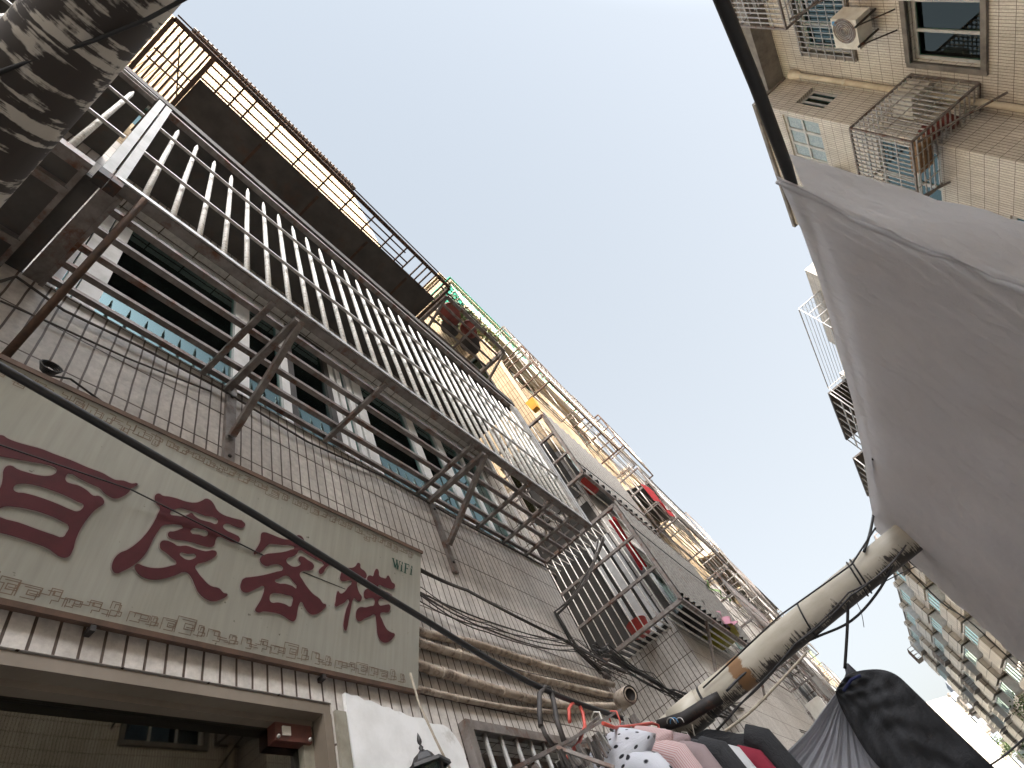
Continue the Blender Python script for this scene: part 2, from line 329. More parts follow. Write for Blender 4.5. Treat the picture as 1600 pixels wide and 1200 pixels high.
# wall made of solid blocks around openings.  plane 'x': wall lies at x0..x1 and runs in y;  plane 'y': swaps the roles
def wall(mb, x0, x1, a0, a1, z0, z1, ops=(), plane='x'):
    A = sorted({a0, a1, *[min(max(o[i], a0), a1) for o in ops for i in (0, 1)]}); Zs = sorted({z0, z1, *[min(max(o[i], z0), z1) for o in ops for i in (2, 3)]})
    for i in range(len(A) - 1):
        for j in range(len(Zs) - 1):
            ca = (A[i] + A[i + 1]) / 2; cz = (Zs[j] + Zs[j + 1]) / 2
            if any(o[0] < ca < o[1] and o[2] < cz < o[3] for o in ops): continue
            if plane == 'x': mb.box(x0, x1, A[i], A[i + 1], Zs[j], Zs[j + 1])
            else: mb.box(A[i], A[i + 1], x0, x1, Zs[j], Zs[j + 1])
def window(parent, xo, a0, a1, z0, z1, n=2, plane='x', sgn=1, fr='white_frame', gl='glass', fw=.05, trans=None, dep=.10):
    """framed sliding window set back inside its opening; sgn = outward direction"""
    f = MB(); x1 = xo - sgn * dep; x0 = x1 - sgn * .05
    def bx(xa, xb, p0, p1, q0, q1):
        if plane == 'x': f.box(xa, xb, p0, p1, q0, q1)
        else: f.box(p0, p1, xa, xb, q0, q1)
    bx(x0, x1, a0, a1, z0, z0 + fw); bx(x0, x1, a0, a1, z1 - fw, z1)
    for k in range(n + 1):
        c = a0 + (a1 - a0) * k / n; c = min(max(c, a0 + fw / 2), a1 - fw / 2); bx(x0, x1, c - fw / 2, c + fw / 2, z0 + fw, z1 - fw)
    if trans: bx(x0 + sgn * .004, x1 + sgn * .004, a0 + fw, a1 - fw, z0 + trans, z0 + trans + fw * .8)
    fo = f.build('window', fr, parent)
    g = MB(); xm = (x0 + x1) / 2
    if plane == 'x': g.box(xm - .003, xm + .003, a0 + .01, a1 - .01, z0 + .01, z1 - .01)
    else: g.box(a0 + .01, a1 - .01, xm - .003, xm + .003, z0 + .01, z1 - .01)
    g.build('pane', gl, fo); return fo
def rooms(parent, x0, x1, y0, y1, z0, z1):   # dark rooms so that openings show an interior
    m = MB(); m.box(x0, x1, y0, y1, z0, z1); return m
# ================================================================ SETTING
g = MB(); g.face([(-400, -400, 0), (400, -400, 0), (400, 400, 0), (-400, 400, 0)]); tag(g.build('ground', 'asphalt'), None, None, kind='structure')
g = MB(); g.box(-1.35, -.9, -8, 3.9, .004, .12); tag(g.build('pavement', 'slab_paving'), None, None, kind='structure')
g = MB(); g.face([(-.7, -15, .006), (6.8, -15, .006), (6.8, 150, .006), (-.7, 150, .006)]); tag(g.build('alley', 'slab_paving'), None, None, kind='structure')
# ================================================================ BUILDING A (near left)
WX = -1.4
A = thing('apartment_building', 'tiled building on the left behind the inn sign, shaded below and sunlit at its top', 'building', (WX, 0, 0))
opsA = [(-3.2, 1.40, 0.0, 2.53), (2.12, 3.66, .9, 2.50), (.13, 3.93, 4.09, 5.60), (-1.6, -.1, 4.09, 5.6), (-.2, 1.2, 7.1, 8.5), (1.6, 2.8, 7.1, 8.5), (3.0, 3.8, 7.1, 8.4)]
w = MB(); wall(w, WX - .24, WX, -8, 4.0, 0, 6.4, opsA)
w.box(-9, WX - .24, 3.76, 4.0, 0, 6.4); w.build('wall', 'tile_lower', A)
w = MB(); wall(w, WX - .24, WX, -8, 4.0, 6.4, 16.0, opsA)
w.box(-9, WX - .24, 3.76, 4.0, 6.4, 16.0); w.build('upper_wall', 'tile_upper', A)
w = MB(); w.box(-9.2, WX - .24, -8, 3.76, 2.75, 2.95); w.box(-9.2, WX - .24, -8, 3.76, 6.2, 6.4); w.box(-9.2, WX - .24, -8, 3.76, 9.2, 9.4); w.box(-9.2, WX - .24, -8, 3.76, 12, 12.2)
w.box(-4.2, -4.1, -8, 3.76, 0, 2.75); w.box(-4.2, -4.1, -8, 3.76, 2.95, 6.2); w.box(-4.2, -4.1, -8, 3.76, 6.4, 9.2); w.box(-9, -8.9, -8, 3.76, 0, 2.75); w.box(-9, WX - .24, -8.1, -8, 0, 16)
w.build('inner_floor', 'interior', A)
w = MB(); w.box(-9.3, WX + .12, -.28, 4.06, 16.0, 16.22); w.box(-9.3, WX - .3, -8, -.28, 16.0, 16.2)
w.build('roof', 'metal_dark', A)
for k in range(42):
    w = MB() if k == 0 else w
    y = -.2 + k * .1; w.bar((WX + .02, y, 15.94), (WX + .15, y + .02, 15.98), .03, .03)
w.build('eave_bracket', 'metal_rust', A)
# 2nd-floor windows of A
for (a0, a1, n) in ((.135, .30, 2),): window(A, WX, a0, a1, 4.10, 5.59, n)
window(A, WX, .30, 1.10, 4.10, 5.59, 1, fw=.045); window(A, WX, 1.10, 1.46, 4.10, 5.59, 1, fw=.06)
window(A, WX, 1.46, 1.86, 4.10, 5.59, 1, gl='glass', fr='metal_dark'); window(A, WX, 1.86, 2.16, 4.10, 5.59, 3, fw=.05)
window(A, WX, 2.16, 2.80, 4.10, 5.59, 1); window(A, WX, 2.80, 3.20, 4.10, 5.59, 1, fw=.055); window(A, WX, 3.20, 3.9, 4.10, 5.59, 2)
window(A, WX, -1.6, -.1, 4.1, 5.59, 2)
for (a0, a1, z0, z1) in ((-.2, 1.2, 7.1, 8.5), (1.6, 2.8, 7.1, 8.5), (3.0, 3.8, 7.1, 8.4)) : window(A, WX, a0, a1, z0, z1, 2)
for (a0, a1) in ((.52, .60), (.66, .72), (2.42, 2.50), (2.62, 2.68), (3.3, 3.42), (3.6, 3.75)):
    cu = MB(); cu.grid(lambda u, v, a0=a0, a1=a1: (WX - .22 + .012 * sin(u * 18), a0 + (a1 - a0) * u, 4.14 + 1.4 * v), 12, 2); cu.build('curtain', 'curtain_green', A)
# shop door
w = MB(); w.box(WX - .08, WX - .005, -3.2, 1.397, 2.492, 2.527); w.box(WX - .10, WX - .05, -3.2, 1.36, 2.475, 2.492)
w.box(WX - .12, WX - .002, 1.365, 1.397, 0, 2.492); dfr = w.build('door_frame', 'wood_frame', A)
w = MB(); w.box(WX - .11, WX - .06, 1.325, 1.365, 0, 2.475); w.build('door_post', 'frame_paint', A)
w = MB(); w.box(WX - .092, WX - .084, -3.2, 1.325, 0, 2.475); w.build('door_glass', 'glass_shop', A)
w = MB(); w.box(WX + .001, WX + .012, 1.403, 1.45, 0, 2.50); w.build('door_jamb', 'frame_paint', A)
# red alarm box at the door head
bx = MB(); bx.box(WX - .082, WX - .048, 1.21, 1.35, 2.42, 2.474); al = thing('alarm_box', 'small dark red box fixed at the top right corner of the glass door', 'alarm', (WX - .05, 1.16, 2.27))
bx.build('housing', 'box_red', al); bx = MB(); bx.box(WX - .048, WX - .043, 1.235, 1.265, 2.435, 2.462); bx.build('cover', 'plastic_white', al)
bx = MB(); [bx.lathe((WX - .048, yy, 2.43), [(0, .006), (.006, .006), (.006, 0)], 8, (1, 0, 0)) for yy in (1.22, 1.34)]; bx.build('screw', 'metal_light', al)
# white plaster patch with a ragged top
pl = MB(); rag = [1.455 + k * .03 for k in range(21)]
tops = [2.57 - .004 * k + random.uniform(-.008, .008) for k in range(19)] + [2.47, 2.42]
for k in range(20):
    y0, y1 = rag[k], rag[k + 1]; pl.hexa([(WX, y0, 0), (WX + .014, y0, 0), (WX + .014, y1, 0), (WX, y1, 0), (WX, y0, tops[k]), (WX + .014, y0, tops[k]), (WX + .014, y1, tops[k + 1]), (WX, y1, tops[k + 1])])
pl.build('plaster_patch', 'plaster_white', A)
# ground floor barred window
window(A, WX, 2.12, 3.66, .9, 2.50, 3, fr='metal_grey', dep=.12)
bw = thing('window_grille', 'steel grille with upright bars over the ground floor window beside the white plaster', 'grille', (WX, 2.9, .9))
f = MB(); f.box(WX + .005, WX + .045, 2.08, 3.70, 2.49, 2.53); f.box(WX + .005, WX + .045, 2.08, 3.70, .86, .9); f.box(WX + .005, WX + .045, 2.08, 2.12, .9, 2.49); f.box(WX + .005, WX + .045, 3.66, 3.70, .9, 2.49); f.box(WX + .012, WX + .03, 2.12, 3.66, 1.7, 1.72); f.build('frame', 'metal_grey', bw)
for k in range(12):
    f = MB(); f.tube([(WX + .022, 2.22 + k * .12, .9), (WX + .022, 2.22 + k * .12, 2.49)], .011, 8); f.build('bar', 'metal_light', bw)
# ---------------------------------------------------------------- second-floor cage
CX = -.89
cg = thing('window_cage', 'long cage of white bars over the second floor windows above the sign', 'window cage', (CX, 2, 4.1))
f = MB(); Y0, Y1 = .075, 4.0
for z in (4.67, 5.27): f = MB(); f.bar((CX + .022, Y0, z), (CX + .022, Y1, z), .016, .016); f.build('rail', 'metal_light', cg)
f = MB(); f.bar((CX + .005, Y0, 4.10), (CX + .005, Y1, 4.10), .045, .03); f.bar((CX, Y0, 5.84), (CX, Y1, 5.84), .04, .035); f.build('edge_rail', 'metal_grey', cg)
f = MB(); f.bar((CX + .034, Y0, 4.105), (CX + .034, Y1, 4.105), .008, .028); f.build('edge_trim', 'metal_light', cg)
k = 0; y = .19
while y < 3.97:
    f = MB(); dz = random.uniform(-.02, .02)
    f.tube([(CX - .012, y, 4.11), (CX - .012 + random.uniform(-.003, .003), y + random.uniform(-.004, .004), 4.9), (CX - .012, y, 5.63 + dz), (CX - .012, y, 5.72 + dz)], [.0135, .0135, .012, .004], 8)
    f.build('bar', 'white_bar', cg); y += .1235; k += 1
for i, x in enumerate((-.985, -1.085, -1.185, -1.285, -1.375)):
    f = MB(); f.bar((x, .10, 4.10), (x, 3.98, 4.10), .034, .010); f.bar((x + .014, .10, 4.093), (x + .014, 3.98, 4.093), .005, .022); f.build('floor_slat', 'metal_grey', cg)
for y, x0 in ((.82, WX), (1.57, WX), (2.36, WX), (3.02, WX), (3.36, WX), (3.68, WX)):
    f = MB(); f.bar((x0, y, 4.075), (CX, y, 4.075), .028, .022); f.build('cross_bar', 'metal_grey', cg)
for y in (.04, .085):
    f = MB(); f.box(CX - .012, CX + .030, y - .018, y + .018, 4.10, 5.86); f.build('corner_post', 'white_frame', cg)
    f = MB(); f.box(CX - .02, CX + .034, y - .021, y + .021, 4.03, 4.098); f.build('post_cap', 'metal_dark', cg)
f = MB(); f.box(WX, CX - .02, .06, .118, 4.06, 4.095); f.box(WX, CX - .02, .118, .135, 4.05, 4.10); f.build('end_beam', 'metal_grey', cg)
f = MB(); f.box(WX, CX - .022, .08, 4.0, 5.865, 5.88); f.build('added_roof_sheet', 'sheet_dark', cg)  # sheet added over the cage to keep its inside dark
f = MB(); f.box(CX - .05, CX + .03, -.3, 4.02, 5.90, 6.0); f.build('roof_beam', 'sheet_dark', cg)
f = MB()   # end grille and door of the far end
for k in range(5): f.bar((WX + .03, 4.0, 4.2 + k * .32), (CX, 4.0, 4.2 + k * .32), .014)
for k in range(5): f.tube([(WX + .08 + k * .1, 4.0, 4.1), (WX + .08 + k * .1, 4.0, 5.84)], .008, 6)
f.build('end_grille', 'metal_grey', cg)
f = MB(); f.box(CX - .01, CX + .03, 3.9, 3.93, 4.1, 5.84); f.box(CX - .01, CX + .03, 3.96, 4.02, 4.1, 5.84); f.build('far_post', 'metal_light', cg)
for y in (.95, 2.46):   # brackets
    f = MB(); f.bar((WX, y, 4.045), (CX + .01, y, 4.045), .035, .03); f.bar((WX + .03, y + .02, 3.66), (CX + .01, y + .02, 4.05), .030, .030)
    f.box(WX + .001, WX + .02, y - .005, y + .045, 3.46, 4.07); f.build('bracket', 'metal_grey', cg)
    for z in (3.53, 3.98): f = MB(); f.lathe((WX + .02, y + .02, z), [(.009, 0), (.009, .006), (0, .006)], 8, (1, 0, 0)); f.build('bolt', 'metal_dark', cg)
f = MB(); f.tube([P(226, 312, x=CX + .03), P(5, 560, x=WX + .02)], .014, 8); f.build('stay_rod', 'metal_rust', cg)
# left neighbour cage
c2 = thing('window_cage', 'barred cage with a dark sheet floor, cut by the left edge beside the mouldy pipe', 'window cage', (CX, -.8, 4.1))
f = MB(); f.box(WX, CX - .02, -2.2, .055, 4.07, 4.10); f.build('floor_sheet', 'sheet_dark', c2)
f = MB(); f.bar((CX, -2.2, 4.09), (CX, .0, 4.09), .05, .05); f.bar((CX, -2.2, 5.84), (CX, .01, 5.84), .03, .03)
for x in (-1.28, -1.0): f.bar((x, -2.2, 4.045), (x, -.01, 4.045), .03, .04)
f.bar((WX, -.012, 4.06), (CX, -.012, 4.06), .02, .05); f.build('frame', 'metal_grey', c2)
f = MB(); [f.bar((CX + .022, -2.2, z), (CX + .022, .015, z), .015) for z in (4.67, 5.27, 5.86)]; f.build('rail', 'metal_light', c2)
for k in range(9):
    f = MB(); y = -.09 - k * .1235; f.tube([(CX - .012, y, 4.11), (CX - .012, y, 5.63), (CX - .012, y, 5.72)], [.0135, .012, .004], 8); f.build('bar', 'white_bar', c2)
f = MB(); f.box(WX, CX - .05, -2.2, .0, 5.9, 5.915); f.build('added_roof_sheet', 'sheet_dark', c2)  # matching sheet added over this cage
# ---------------------------------------------------------------- third-floor cage
ZC = 6.9; OX = -.53
c3 = thing('window_cage', 'third floor balcony cage with a dark sheet metal floor and sunlit outer bars', 'window cage', (-1, 1.3, ZC))
f = MB()
for yy in [-.20 + k * .0 for k in range(1)]: pass
f.bar((OX, -.22, ZC), (OX, 2.95, ZC), .035, .03); f.bar((OX + .03, -.22, ZC + .06), (OX + .03, 2.95, ZC + .06), .012, .012)
f.bar((WX, -.22, ZC), (OX, -.22, ZC), .03, .03); f.bar((WX, .105, ZC), (OX, .105, ZC), .035, .035); f.bar((WX, 2.95, ZC), (OX, 2.95, ZC), .03, .03)
f.build('frame', 'metal_rust', c3)
for k in range(7):
    f = MB(); y = -.178 + k * .041; f.bar((WX, y, ZC), (OX, y, ZC), .014, .016); f.build('floor_bar', 'metal_rust', c3)
f = MB(); f.bar((-.88, -.2, ZC + .02), (-.88, .1, ZC + .02), .012, .012); f.bar((-.80, -.2, ZC + .05), (-.80, .1, ZC + .05), .012); f.bar((-.98, .1, ZC + .03), (-.62, -.12, ZC + .05), .01); f.build('cross_bar', 'metal_rust', c3)
for x in (-.592, -.655, -.715):
    f = MB(); f.bar((x, .12, ZC), (x, 2.3 if x > -.6 else 2.4, ZC), .014, .014); f.build('floor_bar', 'metal_rust', c3)
for y in (.25, .37, .49, .72, 1.0, 1.28, 1.55, 1.82, 2.08, 2.28, 2.40, 2.52, 2.59, 2.66, 2.73, 2.80, 2.87):
    f = MB(); f.bar((-.75, y, ZC + .012), (OX, y, ZC + .012), .014, .014); f.build('cross_bar', 'metal_rust', c3)
f = MB(); f.box(WX, -.735, .125, 2.93, ZC + .02, ZC + .032)
f.build('floor_sheet', 'sheet_dark', c3)
for y in (.72, 1.33, 1.95, 2.52): f = MB(); f.box(WX + .18, -.78, y - .012, y + .012, ZC + .012, ZC + .02); f.build('seam_strip', 'metal_rust', c3)
# flower rack
fr_ = thing('flower_rack', 'slotted angle iron rack bolted beside the third floor cage carrying four plant pots', 'plant rack', (-.87, 3.55, 6.9))
f = MB(); y0, y1 = 3.0, 4.12
for y in (y0, y1): f.box(WX, -.62, y - .02, y + .02, 6.88, 6.90); f.box(WX, -.62, y - .022, y - .018, 6.90, 6.93)
f.box(-.64, -.60, y0, y1, 6.88, 6.90); f.bar((-.615, y0, 7.15), (-.615, y1, 7.15), .02); f.bar((WX, y0, 6.45), (-.64, y0, 6.88), .025); f.bar((WX, y1, 6.45), (-.64, y1, 6.88), .025)
f.bar((-1.15, y0, 6.93), (-.72, y0 + .0, 6.93), .02, .02); f.build('frame', 'metal_grey', fr_)
for k in range(7): f = MB(); f.bar((-.72 - k * .1, y0, 6.91), (-.72 - k * .1, y1, 6.91), .026, .01); f.build('slat', 'metal_grey', fr_)
f = MB(); f.bar((-1.35, 3.56, 6.895), (-.62, 3.56, 6.895), .03, .01); f.build('cross_bar', 'metal_grey', fr_)
def pot(x, y, z, r, h, mat, label, leafy='leaf', spread=.16, n=60, group='pots on the flower rack'):
    t = thing('plant_pot', label, 'plant pot', (x, y, z), group)
    m = MB(); m.lathe((x, y, z), [(0, 0), (r * .72, 0), (r, h), (r * 1.08, h), (r * 1.08, h - .02), (r * .98, h - .02)], 16); m.build('pot', mat, t)
    m = MB(); m.lathe((x, y, z), [(r * .97, h - .03), (0, h - .03)], 12); m.build('soil', 'soil', t)
    m = MB()
    for i in range(n):
        a = random.uniform(0, 2 * pi); q = random.uniform(0, spread); hh = random.uniform(0, spread * 1.3)
        c = Vector((x + cos(a) * q, y + sin(a) * q, z + h + hh)); d = Vector((cos(a) * .7, sin(a) * .7, random.uniform(.1, .9))).normalized() * random.uniform(.03, .08); s_ = d.orthogonal().normalized() * .012
        m.face([c - s_, c + d * .5 - s_ * 1.4, c + d, c + d * .5 + s_ * 1.4])
    m.build('foliage', leafy, t)
pot(-.76, 3.30, 6.93, .12, .2, 'pot_red', 'large red glazed plant pot, first on the flower rack')
pot(-.88, 3.42, 6.93, .10, .17, 'pot_dark', 'dark plastic pot tucked between the two red pots', 'leaf_yellow')
pot(-.74, 3.62, 6.93, .09, .18, 'pot_red', 'smaller dark red pot in the middle of the flower rack', 'leaf', .2, 90)
pot(-.86, 3.80, 6.93, .12, .18, 'pot_dark', 'wide black pot at the far end of the flower rack', 'leaf_yellow', .2, 90)
# ================================================================ SIGN
s0, s1 = Vector((-1.372, 0, 2.625)), Vector((-1.172, 0, 3.175))       # lower and upper edge (x,z)
SY0, SY1 = -1.2, 1.84
sv = (s1 - s0); SH = sv.length; sdir = sv.normalized(); sn = Vector((sdir.z, 0, -sdir.x))  # outward & down-facing normal
sign = thing('shop_sign', 'pale green inn signboard with four dark red brush characters above the glass door', 'sign', (s0.x, .3, s0.z))
def SP(y, h, off=.0): p = s0 + sdir * h + sn * off; return Vector((p.x, y, p.z))
f = MB(); c = [SP(SY0, 0, -.05), SP(SY0, 0, 0), SP(SY1, 0, 0), SP(SY1, 0, -.05), SP(SY0, SH, -.05), SP(SY0, SH, 0), SP(SY1, SH, 0), SP(SY1, SH, -.05)]
f.hexa(c); f.build('board', 'sign_board', sign)
f = MB()
for (h0, h1) in ((-.014, 0), (SH, SH + .014)):
    f.hexa([SP(SY0, h0, -.055), SP(SY0, h0, .006), SP(SY1 + .008, h0, .006), SP(SY1 + .008, h0, -.055), SP(SY0, h1, -.055), SP(SY0, h1, .006), SP(SY1 + .008, h1, .006), SP(SY1 + .008, h1, -.055)])
f.build('frame', 'sign_edge', sign)
for y in (0, 1.5): f = MB(); f.bar(SP(y, SH * .5, -.055), (WX, y, 2.95), .03); f.build('bracket', 'metal_dark', sign)
for y in (.6, 1.35): f = MB(); f.box(WX, SP(y, 0).x, y, y + .014, 2.592, 2.608); f.build('bracket', 'metal_dark', sign)
# sight a photo point on to the board, return board coordinates (y, h)
def SB(u, v):
    r = ray(u, v); o = SP(0, 0, 0); t = (o - CAM).dot(sn) / r.dot(sn); p = CAM + r * t
    return (p.y, (p - Vector((s0.x, p.y, s0.z))).dot(sdir))
def glyph(name, mat, loops, org, sc, off, grow=0.0, res=3, smooth=True):
    cu = bpy.data.curves.new(name, 'CURVE'); cu.dimensions = '2D'; cu.fill_mode = 'BOTH'; cu.extrude = .0006; cu.resolution_u = res; cu.offset = grow
    for lp in loops:
        pts = [SB(org[0] + px_ / sc, org[1] + py_ / sc) for px_, py_ in lp]
        if smooth:
            sp = cu.splines.new('BEZIER'); sp.bezier_points.add(len(pts) - 1)
            for bp_, (a, h) in zip(sp.bezier_points, pts): bp_.co = (a, h, 0); bp_.handle_left_type = bp_.handle_right_type = 'AUTO'
        else:
            sp = cu.splines.new('POLY'); sp.points.add(len(pts) - 1)
            for q, (a, h) in zip(sp.points, pts): q.co = (a, h, 0, 1)
        sp.use_cyclic_u = True
    tmp = bpy.data.objects.new('tmp', cu); COL.objects.link(tmp)
    me = bpy.data.meshes.new_from_object(tmp.evaluated_get(bpy.context.evaluated_depsgraph_get())); bpy.data.objects.remove(tmp)
    og = ORG[sign.name]
    for v in me.vertices: v.co = SP(v.co.x, v.co.y, off + v.co.z) - og
    me.materials.clear(); me.materials.append(MATS[mat]); o = bpy.data.objects.new(name, me); COL.objects.link(o); o.parent = sign; return o
G = []
G.append(((0, 670), 5.4545, [[(-80, 90), (-30, 60), (20, 60), (60, 85), (150, 120), (250, 148), (350, 175), (450, 215), (600, 270), (750, 335), (870, 380), (940, 420), (980, 438), (1050, 445), (1120, 470), (1168, 470), (1150, 495), (1115, 510), (1100, 535), (1040, 580), (975, 597), (930, 580), (880, 545), (850, 510), (790, 483), (680, 430), (580, 385), (555, 415), (560, 450), (600, 470), (660, 485), (740, 530), (790, 572), (840, 575), (880, 610), (880, 640), (840, 670), (800, 700), (740, 770), (680, 860), (640, 950), (610, 1050), (570, 1098), (500, 1090), (470, 1070), (400, 1020), (280, 975), (150, 930), (0, 890), (-60, 880), (-75, 840), (-70, 760), (-60, 600), (-30, 540), (0, 500), (20, 420), (28, 350), (60, 318), (100, 320), (140, 345), (230, 375), (320, 398), (400, 405), (455, 390), (482, 355), (460, 330), (380, 305), (280, 288), (150, 265), (0, 238), (-80, 230)],
    [(110, 515), (130, 480), (180, 470), (280, 480), (420, 520), (560, 575), (660, 625), (708, 650), (695, 685), (650, 706), (600, 692), (480, 640), (330, 585), (200, 550), (130, 540)],
    [(-20, 700), (0, 680), (40, 665), (120, 668), (250, 690), (400, 735), (520, 790), (582, 835), (560, 890), (530, 925), (450, 905), (330, 865), (150, 800), (0, 758), (-25, 740)]]))
G.append(((160, 750), 6, [[(485, 175), (495, 140), (525, 130), (560, 150), (620, 158), (690, 175), (780, 205), (870, 215), (930, 195), (965, 177), (1005, 190), (1040, 230), (1070, 285), (1130, 330), (1220, 360), (1330, 408), (1325, 440), (1295, 452), (1230, 435), (1160, 410), (1125, 435), (1150, 470), (1220, 505), (1285, 550), (1270, 585), (1230, 588), (1150, 555), (1080, 535), (1055, 570), (1045, 610), (1020, 630), (950, 622), (860, 595), (760, 570), (650, 555), (612, 525), (620, 490), (660, 485), (720, 465), (750, 445), (690, 420), (620, 420), (560, 430), (520, 480), (470, 560), (420, 660), (360, 740), (280, 805), (180, 860), (125, 877), (90, 845), (88, 790), (110, 735), (160, 685), (220, 660), (310, 600), (400, 510), (470, 410), (515, 320), (535, 260), (500, 220)],
    [(628, 318), (670, 280), (730, 268), (800, 285), (870, 305), (960, 340), (1060, 360), (1078, 390), (1060, 415), (1010, 400), (950, 385), (905, 370), (860, 340), (830, 310), (800, 325), (760, 342), (690, 338)],
    [(820, 490), (850, 455), (910, 460), (985, 490), (970, 528), (900, 515)],
    [(535, 625), (545, 580), (580, 568), (660, 595), (700, 620), (780, 618), (880, 650), (960, 670), (1050, 665), (1068, 690), (1045, 725), (960, 770), (865, 810), (885, 860), (940, 930), (1010, 995), (1090, 1018), (1130, 1060), (1168, 1075), (1155, 1095), (1110, 1120), (1040, 1140), (980, 1125), (900, 1060), (860, 980), (820, 900), (770, 865), (680, 895), (560, 930), (460, 937), (370, 910), (315, 860), (298, 815), (320, 790), (370, 805), (450, 825), (560, 825), (640, 805), (690, 785), (640, 725), (580, 675), (545, 650)],
    [(720, 690), (790, 695), (875, 712), (840, 745), (790, 750), (750, 730)]]))
G.append(((360, 820), 7.5, [[(350, 140), (360, 100), (390, 90), (460, 110), (560, 150), (650, 175), (720, 165), (760, 135), (800, 125), (840, 150), (870, 205), (950, 255), (1040, 300), (1110, 350), (1160, 395), (1195, 420), (1190, 455), (1145, 480), (1110, 510), (1070, 575), (1040, 575), (1030, 545), (1060, 500), (1090, 470), (1000, 410), (900, 350), (800, 300), (770, 345), (720, 375), (660, 400), (650, 430), (690, 475), (740, 495), (800, 480), (820, 455), (795, 420), (800, 380), (840, 375), (900, 415), (970, 470), (970, 505), (935, 535), (870, 540), (820, 555), (805, 580), (840, 650), (900, 740), (960, 810), (1040, 870), (1080, 925), (1115, 940), (1090, 985), (1030, 1035), (965, 1055), (910, 1030), (865, 970), (825, 905), (800, 930), (780, 1010), (765, 1090), (740, 1130), (710, 1130), (640, 1085), (560, 1045), (460, 1025), (380, 1018), (320, 1030), (285, 1000), (300, 965), (340, 900), (375, 820), (390, 760), (385, 722), (320, 740), (250, 775), (190, 797), (140, 785), (112, 740), (120, 680), (145, 635), (240, 615), (350, 598), (450, 575), (540, 550), (612, 520), (595, 485), (550, 465), (480, 470), (420, 487), (370, 460), (340, 415), (350, 385), (400, 350), (500, 335), (620, 320), (700, 295), (745, 270), (700, 245), (600, 240), (500, 228), (450, 230), (410, 260), (370, 310), (300, 345), (270, 345), (285, 305), (320, 250), (345, 190)],
    [(515, 660), (560, 635), (640, 598), (680, 610), (720, 655), (770, 745), (720, 720), (640, 695), (545, 685)],
    [(452, 860), (470, 815), (560, 805), (650, 825), (725, 855), (720, 915), (700, 960), (640, 935), (550, 912), (470, 910)]]))
G.append(((510, 860), 8, [[(165, 340), (175, 300), (205, 230), (260, 222), (330, 215), (365, 190), (385, 160), (415, 170), (420, 220), (470, 260), (498, 320), (470, 365), (420, 390), (380, 400), (385, 480), (410, 540), (435, 580), (430, 620), (405, 642), (370, 625), (345, 600), (322, 625), (300, 720), (270, 880), (250, 980), (235, 1005), (212, 975), (215, 870), (245, 730), (272, 615), (220, 655), (160, 685), (105, 700), (108, 640), (125, 540), (140, 510), (165, 540), (215, 525), (265, 460), (310, 400), (280, 378), (210, 388), (170, 370)],
    [(505, 375), (515, 325), (545, 315), (575, 325), (595, 270), (625, 232), (648, 260), (655, 320), (700, 345), (740, 350), (765, 315), (790, 350), (815, 400), (850, 430), (840, 475), (800, 485), (720, 460), (645, 440), (640, 480), (700, 505), (780, 540), (820, 575), (810, 605), (740, 620), (655, 612), (650, 680), (720, 685), (790, 690), (785, 750), (760, 778), (700, 775), (665, 795), (690, 870), (730, 960), (760, 1000), (810, 1030), (848, 1050), (830, 1090), (780, 1140), (725, 1155), (670, 1125), (635, 1060), (625, 960), (612, 850), (600, 805), (540, 825), (470, 855), (405, 888), (370, 860), (362, 810), (380, 740), (420, 710), (480, 715), (540, 700), (590, 685), (592, 610), (540, 598), (480, 605), (462, 570), (475, 500), (520, 480), (585, 465), (590, 430), (530, 415)]]))
for org, sc, loops in G:
    glyph('character_outline', 'sign_halo', loops, org, sc, .0012, grow=.0035)
    glyph('character', 'sign_red', loops, org, sc, .0026)
# WiFi lettering: serif letters as thick and thin strokes
def stroke(mb, a, b_, w, off):
    (ya, ha), (yb, hb) = SB(*a), SB(*b_); d = Vector((yb - ya, hb - ha)); p = Vector((-d.y, d.x)).normalized() * w / 2
    mb.face([SP(ya - p.x, ha - p.y, off), SP(yb - p.x, hb - p.y, off), SP(yb + p.x, hb + p.y, off), SP(ya + p.x, ha + p.y, off)])
f = MB(); Zm = lambda u, v: (510 + u / 8, 860 + v / 8); o_ = [.0030]
def st(a, b_, w): o_[0] += .00008; stroke(f, Zm(*a), Zm(*b_), w, o_[0])
st((826, 102), (856, 214), .0085); st((856, 216), (878, 135), .0035); st((872, 122), (886, 238), .0085); st((886, 240), (910, 140), .0035); st((810, 98), (842, 108), .0028); st((860, 118), (888, 127), .0028); st((896, 134), (924, 143), .0028)
st((934, 185), (930, 262), .0080); st((921, 182), (936, 187), .0028); st((915, 257), (946, 268), .0028)
st((985, 170), (975, 285), .0085); st((966, 163), (1026, 184), .0035); st((1026, 184), (1022, 207), .003); st((978, 222), (1008, 232), .0032); st((1008, 224), (1006, 243), .0028); st((958, 280), (992, 292), .0028)
st((1055, 238), (1047, 306), .0080); st((1042, 232), (1058, 238), .0028); st((1030, 300), (1062, 312), .0028)
for (u, v) in ((939, 162), (1059, 212)): st((u - 6, v), (u + 6, v + 3), .012)
f.build('lettering', 'sign_green', sign)
